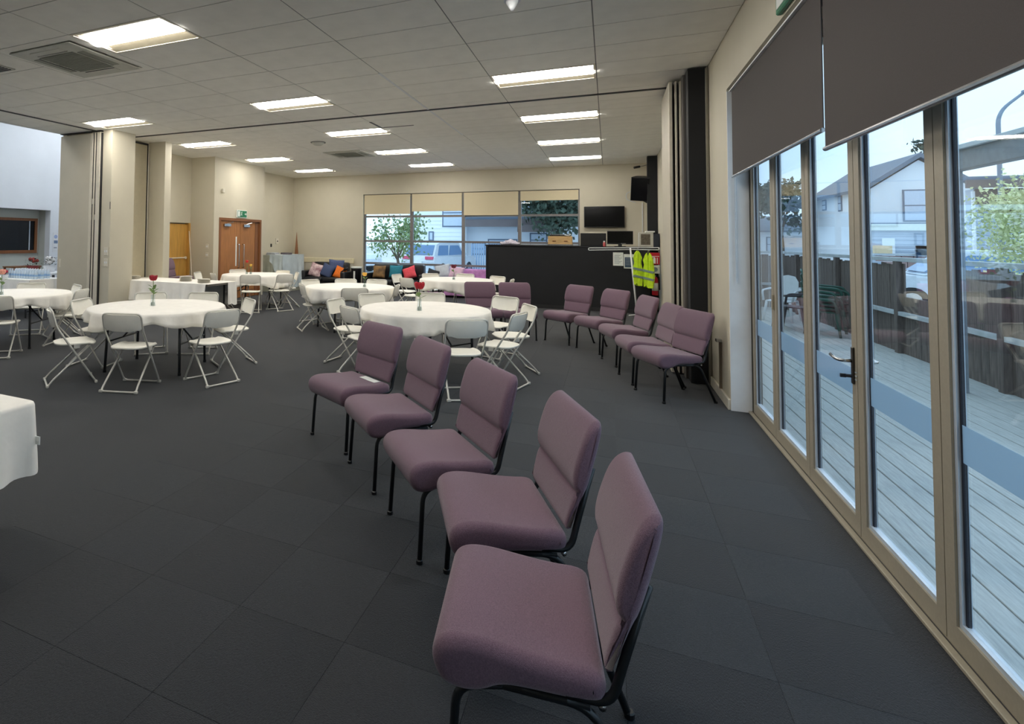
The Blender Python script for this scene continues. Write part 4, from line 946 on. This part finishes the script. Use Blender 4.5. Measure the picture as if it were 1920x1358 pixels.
# ================================================================== HALL BEYOND
t = struct('window_2', B(HX - .46, 7.3, 1.13, HX - .40, 9.80, 1.21), M_woodd, 'internal servery window with brown timber frame in the grey recess', 'window')
obj('window_frame', B(HX - .46, 7.3, 1.98, HX - .40, 9.80, 2.05), M_woodd, t); obj('window_frame', B(HX - .46, 9.73, 1.21, HX - .40, 9.80, 1.98), M_woodd, t); obj('window_frame', B(HX - .46, 7.3, 1.21, HX - .40, 7.37, 1.98), M_woodd, t)
obj('pane', B(HX - .435, 7.37, 1.21, HX - .425, 9.73, 1.98), glass('dark_pane', tint=(.16, .20, .26, 1)), t); obj('track_bar', B(HX - .44, 9.58, 1.21, HX - .42, 9.61, 1.98), M_bead, t)
t = thing('notice_poster', 'pale poster with a round emblem on the white hall wall', 'poster', (HX, 10.02, 1.42)); pn = obj('sheet', B(0, -.06, -.26, .006, .12, .26), M_white, t)
obj('round_emblem', LA([(.05, 0), (.05, .003)], 20), mat('poster_blue', sr(160, 176, 214), .6), pn, loc=(.006, .02, .15), rot=(0, PI / 2, 0)); obj('grey_patch', B(.006, -.03, -.03, .008, .08, .05), mat('poster_grey', sr(120, 140, 170), .6), pn); obj('print_line', B(.006, -.03, -.16, .008, .06, -.13), M_ink, pn)
t = thing('console_table', 'small dark console table against the recess wall in the hall', 'table', (-13.4, 9.0, 0)); obj('table_top', B(-.12, -.35, .80, .34, .35, .83, .004), M_woodd, t)
for sx in (-.09, .30):
    for sy in (-.31, .31): obj('leg', B(sx - .02, sy - .02, 0, sx + .02, sy + .02, .80), M_woodd, t)
t = thing('side_table', 'white side table holding flowers in the hall', 'table', (-11.95, 8.60, 0)); obj('table_top', B(-.5, -.3, .72, .75, .3, .76, .004), M_white, t)
for sx in (-.45, .70):
    for sy in (-.26, .26): obj('leg', B(sx - .02, sy - .02, 0, sx + .02, sy + .02, .72), M_leg, t)
M_dkleaf = mat('dark_leaf', sr(44, 50, 34), .7, var=.3)
def bunch(loc, lab, colp, colf, n, s, seed):
    t = thing('flower_pot', lab, 'flower pot', loc); obj('pot', LA([(.09 * s, 0), (.13 * s, .13 * s), (.12 * s, .13 * s)], 14), colp, t, True)
    rnd = random.Random(seed); bm = bmesh.new()
    for k in range(70):
        a, r, z = rnd.uniform(0, 6.3), rnd.uniform(.02, .16) * s, (.13 + rnd.uniform(0, .16)) * s
        L = .05 * s; d = Vector((math.cos(a), math.sin(a), rnd.uniform(-.3, .9))).normalized(); c = Vector((r * math.cos(a), r * math.sin(a), z)); sd = d.cross(Vector((0, 0, 1))).normalized() * L * .4
        v = [bm.verts.new(p) for p in (c, c + d * L * .5 + sd, c + d * L, c + d * L * .5 - sd)]; bm.faces.new(v)
    o = obj('foliage', bm, M_dkleaf, t); o['kind'] = 'stuff'
    for k in range(n):
        a = k * 2.4; r = .09 * s * math.sqrt(k / n + .1); bm = bmesh.new(); bmesh.ops.create_icosphere(bm, subdivisions=1, radius=.045 * s); obj('bloom', bm, colf, t, True, loc=(r * math.cos(a), r * math.sin(a), (.24 + .05 * math.sin(k)) * s))
bunch((-12.18, 8.5, .76), 'red pot with dark leaves on the side table in the hall', mat('pot_red', sr(120, 40, 36), .6), mat('bloom_rust', sr(150, 60, 50), .7), 4, 1.0, 5)
bunch((-11.74, 8.6, .76), 'white flower arrangement with dark sprigs on the side table in the hall', M_white, mat('bloom_white', sr(236, 234, 230), .7), 7, 1.1, 6)
bunch((-10.83, 6.98, .7425), 'low bunch of pink flowers at the front of the drinks table', M_white, mat('bloom_pink', sr(226, 70, 100), .7), 8, .55, 8)
t = thing('dark_coat_stand', 'dark rounded chair back showing beside the parked partition panel', 'chair', (-10.85, 9.0, 0)); obj('backrest', LA([(.02, .72), (.17, .78), (.2, .9), (.17, 1.02), (.03, 1.06)], 14), M_black, t, True); obj('pedestal', LA([(.2, 0), (.2, .03), (.03, .05), (.03, .74)], 14), M_dark, t)

# ================================================================== OUTSIDE
M_deck = mat('grey_deck_timber', sr(184, 190, 190), .75, var=.14, scale=9, stretch=(8, .7, 1), bump=.15, bscale=60)
M_fence = mat('weathered_fence', sr(108, 98, 94), .85, var=.35, scale=7, stretch=(5, 5, .6))
M_rail = mat('pale_fence_rail', sr(190, 198, 204), .75, var=.12, scale=6)
M_ground = mat('asphalt', sr(196, 198, 198), .9, var=.08, scale=2)
b = bmesh.new(); box(b, 1.30, -60, -.30, 120, 140, -.16); box(b, -90, YF + .25, -.30, 1.30, 140, -.16)
struct('ground', b, M_ground, 'pale paved ground outside the glass', 'ground')
dk = struct('deck', B(1.30, -3.0, -.15, 4.0, 17.2, -.05), M_dark, 'grey timber deck outside the folding doors', 'deck')
D0 = None
for k in range(19):
    x = 1.322 + .1405 * k
    if D0 is None: D0 = obj('deck_board', B(0, -3.0, -.05, .133, 17.1, -.018, .003), M_deck, dk, loc=(x, 0, 0))
    else: copy_of('deck_board', D0, dk, (x, 0, .0))
# fence along the deck, one paling at a time
fe = thing('timber_fence', 'dark weathered paling fence with pale rails along the deck', 'fence', (3.96, 0, -.16))
rnd = random.Random(11); shp = []
for k in range(4):
    shp.append(obj('paling', B(0, 0, 0, .02, .143, 1.44 + .012 * k, .003), M_fence, fe, loc=(.0, -2.0 - .15 * k, 0)))
nf = 0
for k in range(123):
    y = -1.4 + .15 * k
    if y > 16.9: break
    gap = 9.70 < y < 10.62
    if gap: 
        o = obj('paling', B(0, 0, 0, .02, .143, .98, .003), M_fence, fe, loc=(.0, y, 0)) if nf == 0 else copy_of('paling', shp[-1], fe, (.0, y, 0)); 
        if nf == 0: shp.append(o)
        nf += 1
    else: copy_of('paling', shp[rnd.randrange(4)], fe, (rnd.uniform(-.004, .004), y, rnd.uniform(-.01, .005)))
for z0, z1, d in ((1.50, 1.56, .10), (.70, .76, .05)):
    obj('rail', B(-.06, -2.6, z0, .03, 17.0, z1, .004), M_rail, fe)
for k in range(8): obj('fence_post', B(-.07, -1.2 + 2.4 * k, 0, -.0, -1.1 + 2.4 * k, 1.50), M_fence, fe)
f2 = thing('timber_fence', 'dark paling fence closing the far end of the deck', 'fence', (1.30, 17.05, -.16))
for k in range(18): copy_of('paling', shp[k % 4], f2, (.15 * k + .145, 0, 0), (0, 0, PI / 2))
for z0, z1 in ((1.50, 1.56), (.70, .76)): obj('rail', B(0, -.05, z0, 2.7, .03, z1, .004), M_rail, f2)
# pergola beam
t = thing('pergola_beam', 'thick grey pergola beam on a post over the deck edge', 'beam', (3.5, 8.3, -.02)); M_beam = mat('painted_beam', sr(132, 142, 152), .7, var=.12, scale=14)
obj('beam', B(-.06, -3.0, 2.42, .06, .15, 2.63, .006), M_beam, t); obj('cap_flashing', B(-.10, -3.0, 2.63, .25, .15, 2.68, .004), mat('flashing_pale', sr(196, 206, 214), .5), t); obj('post', B(-.05, -.05, 0, .05, .05, 2.42), M_beam, t)
# plastic garden chairs
def plastic(loc, rz, m, lab, grp=None):
    t = thing('garden_chair', lab, 'chair', loc, rz, grp)
    obj('seat', B(-.22, -.2, .40, .22, .24, .425, .012, 2), m, t, True)
    bm = bmesh.new(); n = 12; R_ = []
    prof = [(-.17, .43), (-.21, .60), (-.20, .80), (-.13, .91), (0, .94), (.13, .91), (.20, .80), (.21, .60), (.17, .43)]
    A = [bm.verts.new((x, -.20 - .22 * (z - .43) - .05 * (1 - (x / .22) ** 2), z)) for x, z in prof]; D = [bm.verts.new((v.co.x, v.co.y + .02, v.co.z)) for v in A]
    for k in range(len(A)): bm.faces.new((A[k], A[(k + 1) % len(A)], D[(k + 1) % len(A)], D[k]))
    bm.faces.new(A[::-1]); bm.faces.new(D); bmesh.ops.triangulate(bm, faces=[f for f in bm.faces if len(f.verts) > 4]); obj('backrest', bm, m, t)
    for s in (-1, 1):
        obj('armrest', T(fillet([(s * .21, -.27, .66), (s * .29, -.1, .64), (s * .28, .22, .62), (s * .25, .24, .42)], .08, 5), .020, 8), m, t, True)
        for q in (-1, 1): obj('leg', T([(s * .20, .02 + q * .19, .41), (s * .25, .02 + q * .26, 0)], .028, 8, r1=.020), m, t, True)
    return t
M_pw = mat('white_garden_plastic', sr(226, 232, 238), .5); M_pg = mat('green_garden_plastic', sr(30, 84, 72), .4); M_pd = mat('dark_garden_plastic', sr(52, 46, 56), .5)
plastic((3.30, 14.2, -.018), 2.6, M_pw, 'white plastic garden chair on the deck by the fence')
for q in range(4): plastic((3.52, 12.4, -.018 + .07 * q), -2.2 + .25 * (q % 2), M_pg, ('lowest', 'second', 'third', 'topmost')[q] + ' green plastic garden chair of the stack on the deck by the fence', 'stacked green garden chairs')
plastic((3.20, 12.95, -.018), 1.0, M_pd, 'dark plastic garden chair between the white chair and the green stack')
# trees
def tree(name, lab, loc, h, rad, m, n, seed, trunk_h=None, grp=None, leaf=.16, sq=1.0, stems=5):
    rnd = random.Random(seed); t = thing(name, lab, 'tree', loc, 0, grp)
    th = trunk_h if trunk_h else h * .35; M_bark = mat('tree_bark', sr(104, 92, 80), .9, var=.2)
    tr = obj('trunk', T([(0, 0, 0), (.05, .03, th * .6), (0, 0, th)], .06 + h * .012, 8, r1=.04 + h * .006), M_bark, t, True)
    cs = []
    for k in range(stems):
        a = 2 * PI * k / stems + rnd.random(); e = Vector((math.cos(a) * rad * .6, math.sin(a) * rad * .6, th + (h - th) * rnd.uniform(.35, .85)))
        obj('branch', T([(0, 0, th * .9), (e.x * .4, e.y * .4, th + (e.z - th) * .5), e], .03 + h * .003, 6, r1=.012), M_bark, t, True); cs.append(e)
    for k in range(10): cs.append(Vector((rnd.uniform(-1, 1) * rad * .7, rnd.uniform(-1, 1) * rad * .7, th + (h - th) * rnd.uniform(.15, .92))))
    V, Fc = [], []
    for k in range(n):
        c = rnd.choice(cs); d = Vector((rnd.gauss(0, 1), rnd.gauss(0, 1), rnd.gauss(0, .8))) * rad * .24; p = c + d
        ax = Vector((rnd.gauss(0, 1), rnd.gauss(0, 1), rnd.gauss(0, 1) - .4)).normalized(); sd = ax.cross(Vector((rnd.gauss(0, 1), rnd.gauss(0, 1), rnd.gauss(0, 1)))).normalized()
        L = leaf * rnd.uniform(.7, 1.3); i = len(V)
        V += [p, p + ax * L * .5 + sd * L * .28, p + ax * L, p + ax * L * .5 - sd * L * .28]; Fc.append((i, i + 1, i + 2, i + 3))
    me = bpy.data.meshes.new('foliage'); me.from_pydata([tuple(v) for v in V], [], Fc); me.materials.append(m); o = bpy.data.objects.new('foliage', me); C.objects.link(o); o.parent = t; o['kind'] = 'stuff'
    return t
M_l1 = mat('olive_leaf', sr(120, 146, 96), .7, var=.25, scale=4); M_l2 = mat('pale_shrub_leaf', sr(206, 212, 166), .7, var=.25, scale=4); M_l3 = mat('dark_tree_leaf', sr(60, 78, 66), .8, var=.3, scale=4)
tree('garden_tree', 'leafy tree with thin branches outside the left bay of the far window', (-8.0, 21.6, -.16), 2.75, 1.15, M_l1, 1500, 3, 1.0, leaf=.15)
tree('dark_tree', 'dark bushy tree outside the right bay of the far window', (-2.35, 28.2, -.16), 5.0, 1.8, M_l3, 4200, 4, 1.8, leaf=.28)
tree('pale_shrub', 'pale yellow green shrub beyond the fence at the right edge', (7.0, 13.6, -.16), 2.75, 1.0, M_l2, 9000, 5, .9, leaf=.075)
tree('street_tree', 'dark tree beside the white gabled house', (11.2, 48, -.16), 6.6, 1.5, M_l3, 2200, 6, 2.5, leaf=.35)
tree('street_tree', 'dark pine tree behind the roof of the white gabled house', (18.7, 47.5, -.16), 8.6, .9, M_l3, 900, 8, 5.0, leaf=.3)
tree('street_tree', 'low distant tree over the long garage roof', (9.4, 58, -.16), 5.0, 1.6, M_l3, 1200, 9, 2.0, leaf=.35)
# houses
def boards(bm, p0, p1, z0, z1, pitch, out):
    p0, p1 = Vector((p0[0], p0[1], 0)), Vector((p1[0], p1[1], 0)); o = Vector((out[0], out[1], 0)); z = z0
    while z < z1:
        zt = min(z + pitch, z1); a = [p0 + o * .03, p1 + o * .03, p1, p0]; v = [bm.verts.new((a[0].x, a[0].y, z)), bm.verts.new((a[1].x, a[1].y, z)), bm.verts.new((a[2].x, a[2].y, zt)), bm.verts.new((a[3].x, a[3].y, zt))]
        bm.faces.new(v); w_ = [bm.verts.new((p0.x, p0.y, z)), bm.verts.new((p1.x, p1.y, z))]; bm.faces.new((v[0], w_[0], w_[1], v[1])); z += pitch
M_hw = mat('white_render', sr(232, 236, 240), .8, var=.02, scale=1); M_roof = mat('grey_roofing', sr(112, 124, 140), .7, var=.08, scale=3); M_hwin = glass('house_pane', tint=(.42, .50, .60, 1)); M_hfr = mat('house_window_frame', sr(98, 114, 136), .5); M_wb = mat('pale_blue_weatherboard', sr(240, 245, 250), .8, var=.02, scale=1); M_gb = mat('grey_blue_weatherboard', sr(178, 190, 204), .8, var=.04, scale=1)
def win(parent, axis, c, w, h, at_, out, name='window', blinds=False):
    # axis 'x': window in a plane x = const; 'y': in a plane y = const
    def bx(a, c0, z0, a1, c1, z1): 
        return B(c0, a, z0, c1, a1, z1) if axis == 'x' else B(a, c0, z0, a1, c1, z1)
    a0, z0 = c; s = out
    f = obj(name, bx(a0 - w / 2, min(at_, at_ + s * .06), z0 - h / 2, a0 + w / 2, max(at_, at_ + s * .06), z0 + h / 2), M_hfr, parent)
    obj('pane', bx(a0 - w / 2 + .07, min(at_ + s * .06, at_ + s * .07), z0 - h / 2 + .07, a0 + w / 2 - .07, max(at_ + s * .06, at_ + s * .07), z0 - .03), mat('curtained_pane', sr(200, 214, 230), .4), f)
    obj('pane', bx(a0 - w / 2 + .07, min(at_ + s * .06, at_ + s * .07), z0 + .03, a0 + w / 2 - .07, max(at_ + s * .06, at_ + s * .07), z0 + h / 2 - .07), MATS['curtained_pane'], f)
t = thing('gabled_house', 'white two storey house with a steep gable beyond the fence', 'house', (0, 0, -.16))
b = bmesh.new(); g = [(13.42, 0), (17.5, 0), (17.5, 4.9), (15.46, 6.42), (13.42, 4.9)]
prism(b, g, 'y', 40.0, 49.0); obj('wall', b, M_hw, t)
b = bmesh.new(); prism(b, [(13.05, 4.75), (15.46, 6.55), (15.46, 6.80), (12.95, 4.92)], 'y', 39.75, 49.4); obj('roof', b, M_roof, t)
b = bmesh.new(); prism(b, [(17.87, 4.75), (15.46, 6.55), (15.46, 6.80), (17.97, 4.92)], 'y', 39.75, 49.4); obj('roof', b, M_roof, t)
win(t, 'y', (15.25, 3.92), 1.0, 1.75, 40.0, -1)
for y, zc, w_, h_ in ((42.4, 4.55, .9, .7), (44.4, 4.35, .55, 1.0), (47.2, 4.4, .7, .7)): win(t, 'x', (y, zc), w_, h_, 13.42, -1)
t = thing('garage', 'low garage with a cream fascia and grey weatherboards before the gabled house', 'garage', (0, 0, -.16))
b = bmesh.new(); boards(b, (12.6, 37.6), (17.6, 37.6), 0, 2.55, .2, (0, -1)); box(b, 12.62, 37.62, 0, 17.5, 39.6, 2.55); obj('wall', b, M_gb, t)
obj('fascia', B(12.55, 37.4, 2.50, 17.7, 37.5, 2.84), mat('cream_fascia', sr(226, 232, 222), .7), t); obj('roof', B(12.5, 37.4, 2.84, 17.7, 39.7, 2.90), M_roof, t); obj('door', B(13.0, 37.5, 0, 13.5, 37.56, 2.1), M_hw, t)
t = thing('brick_wall', 'low reddish brick wall behind the fence', 'wall', (0, 0, -.16))
b = bmesh.new(); M_brick = mat('brick_red', sr(166, 142, 138), .9, var=.12, scale=8)
for r_ in range(7):
    for k in range(22): box(b, 8.2 + .3 * k + (.15 if r_ % 2 else 0), 24.0, .2 * r_, 8.48 + .3 * k + (.15 if r_ % 2 else 0), 24.2, .2 * r_ + .185)
o = obj('bricks', b, M_brick, t); o['kind'] = 'stuff'; obj('coping', B(8.1, 23.95, 1.4, 15.0, 24.25, 1.46), M_rail, t)
t = thing('sign_board', 'blank pale rectangular sign board on posts before the brick wall', 'sign', (9.42, 23.8, 1.42))
for s in (-.3, .3): obj('post', B(s - .02, .03, -1.58, s + .02, .06, .1), M_dark, t); obj('board', B(-.36, -.03, -.16, .36, 0, .16, .005), M_hw, t); obj('batten', B(-.36, 0, -.03, .36, .02, .03), M_dark, t)
t = thing('cardboard_carton', 'pale tan carton standing on the wall coping behind the fence', 'carton', (8.35, 24.1, 1.30)); obj('body', B(-.22, -.1, 0, .22, .1, .26, .005), mat('carton_tan', sr(226, 206, 170), .8), t); obj('flap', B(-.22, -.1, .26, .0, .0, .27), MATS['carton_tan'], t)
t = thing('low_house', 'long low house with a grey roof far down beyond the fence', 'house', (0, 0, -.16)); b = bmesh.new(); boards(b, (6.5, 50), (13.0, 50), 0, 2.65, .22, (0, -1)); box(b, 6.5, 50.02, 0, 13, 56, 2.65); obj('wall', b, M_wb, t)
obj('roof', PR([(49.5, 2.6), (53, 3.75), (56.5, 2.6), (56.5, 2.72), (53, 3.9), (49.5, 2.72)], 'x', 6.2, 13.2), M_roof, t)
for x in (8.0, 9.6, 11.2): win(t, 'y', (x, 1.7), 1.0, 1.1, 49.97, -1)
t = thing('dark_outbuilding', 'dark clad building with a flat roof behind the pale shrub', 'building', (0, 0, -.16)); M_dc = mat('dark_cladding', sr(112, 104, 106), .8, var=.06, scale=2)
b = bmesh.new(); boards(b, (13.2, 30), (20.5, 30), 0, 4.0, .18, (0, -1)); box(b, 13.22, 30.02, 0, 20.4, 30.6, 4.0); obj('wall', b, M_gb, t); obj('fascia', B(12.75, 29.4, 4.0, 20.6, 29.5, 4.32), M_dc, t); obj('soffit_band', B(13.2, 29.9, 3.4, 20.5, 29.97, 4.0), M_dc, t); obj('roof', B(12.75, 29.4, 4.32, 20.8, 30.8, 4.45), M_roof, t); obj('downpipe', T([(13.12, 29.85, 0), (13.12, 29.85, 3.9)], .06, 8), M_hw, t)
t = thing('street_lamp', 'grey street lamp with a curved arm over the flat roof', 'street lamp', (13.5, 29.0, -.16)); obj('pole', T(fillet([(0, 0, 0), (0, 0, 6.85), (.75, 0, 7.55)], .5, 6), .075, 8, r1=.05), mat('lamp_steel', sr(130, 142, 156), .5), t, True); obj('lamp_head', B(.68, -.1, 7.50, 1.2, .1, 7.62, .02), MATS['lamp_steel'], t)
# outside the far window
t = thing('weatherboard_house', 'pale blue weatherboard house with a grey eave outside the far window', 'house', (0, 0, -.16))
b = bmesh.new(); boards(b, (-10.6, 31), (-1.0, 31), 0, 2.9, .22, (0, -1)); box(b, -10.6, 31.02, 0, -1.0, 37, 2.9); obj('wall', b, M_wb, t)
b = bmesh.new(); boards(b, (-10.6, 30.4), (-7.2, 30.4), 0, 4.6, .22, (0, -1)); box(b, -10.6, 30.42, 0, -7.2, 31, 4.6); obj('wall', b, M_wb, t)
obj('fascia', B(-7.2, 29.8, 2.50, -.8, 29.9, 2.92), M_dc, t); obj('porch_fascia', B(-4.3, 29.5, 2.22, -2.4, 29.6, 2.60), M_dc, t); obj('roof', PR([(29.8, 2.9), (34, 4.7), (34, 4.9), (29.7, 3.02)], 'x', -7.2, -.6), M_roof, t)
for (x, z, w_, h_, yy) in ((-9.2, 1.75, .3, 1.0, 30.4), (-7.9, 3.3, 1.3, 1.6, 30.4), (-6.6, 1.3, .8, .7, 31), (-5.3, 1.55, 1.6, .6, 31), (-3.4, 1.8, .9, .8, 31)): win(t, 'y', (x, z), w_, h_, yy, -1)
pf = thing('picket_fence', 'pale blue picket fence behind the parked car', 'fence', (.35, 29.25, -.16)); M_pk = mat('pale_picket', sr(150, 176, 206), .7, var=.06); pk = None
for k in range(36):
    x = -7.0 + .125 * k
    if pk is None: pk = obj('picket', PR([(0, 0), (.08, 0), (.08, 1.55), (.04, 1.62), (0, 1.55)], 'y', 0, .02), M_pk, pf, loc=(x, 0, 0))
    else: copy_of('picket', pk, pf, (x, 0, 0))
for z in (.35, 1.25): obj('rail', B(-7.0, .02, z, -2.5, .06, z + .08), M_pk, pf)
def car(loc, rz, m, lab, suv=True):
    t = thing('car', lab, 'car', loc, rz); L, W = 4.5, 1.8
    lo = [(-2.2, .35), (-2.25, .75), (-2.15, .98), (2.0, .95), (2.2, .7), (2.2, .35)]; auto(obj('body', PR(lo, 'x', -W / 2, W / 2), m, t), 30)
    hi = [(-2.12, .97), (-1.85, 1.55), (-1.5, 1.64), (.4, 1.62), (1.15, .97)]; auto(obj('cabin', PR(hi, 'x', -W / 2 + .08, W / 2 - .08), m, t), 30)
    M_cw = mat('car_window', sr(96, 130, 170), .15)
    obj('rear_window', PR([(-2.09, 1.05), (-1.87, 1.50), (-1.90, 1.51), (-2.12, 1.06)], 'x', -W / 2 + .18, W / 2 - .18), M_cw, t)
    obj('windscreen', PR([(1.08, 1.05), (.48, 1.55), (.51, 1.56), (1.13, 1.06)], 'x', -W / 2 + .16, W / 2 - .16), M_cw, t)
    for s in (-1, 1):
        x = s * (W / 2 - .078)
        for (a, c) in ((-1.75, -.75), (-.65, .35)): obj('side_window', PR([(a, 1.03), (a + .12, 1.50), (c, 1.50), (c + (.5 if c > 0 else 0), 1.03)], 'x', min(x, x + s * .02), max(x, x + s * .02)), M_cw, t)
        for y in (-1.4, 1.4):
            wl = obj('wheel', T([(s * (W / 2 - .2), y, .33), (s * (W / 2 + .01), y, .33)], .33, 18), M_bplast, t); obj('hub', T([(s * (W / 2 + .01), y, .33), (s * (W / 2 + .025), y, .33)], .19, 12), M_steel, wl)
        obj('tail_lamp', B(s * .62 - .2, -2.26, .84, s * .62 + .2, -2.17, .98), mat('tail_lamp_red', sr(214, 70, 110), .3), t)
        obj('head_lamp', B(s * .65 - .18, 2.12, .68, s * .65 + .18, 2.22, .82), M_signw, t)
        obj('door_mirror', B(min(s * .9, s * 1.06), .72, 1.0, max(s * .9, s * 1.06), .84, 1.12), m, t)
    obj('number_plate', B(-.25, -2.28, .62, .25, -2.25, .74), M_signw, t); obj('bumper', B(-W / 2 + .02, -2.30, .36, W / 2 - .02, -2.2, .58), m, t)
    return t
car((-7.70, 27.0, -.16), -.22, mat('silver_car_paint', sr(206, 214, 222), .3, metal=.2), 'silver car seen from behind outside the far window')
car((-13.6, 27.8, -.16), 1.2 + PI, mat('white_car_paint', sr(222, 230, 238), .3), 'white car half hidden at the left end of the far window')
car((8.6, 19.6, -.16), 1.45, mat('pale_car_paint', sr(206, 216, 226), .3), 'pale car parked behind the timber fence')
# clean-up: nothing but the scene's own objects stays
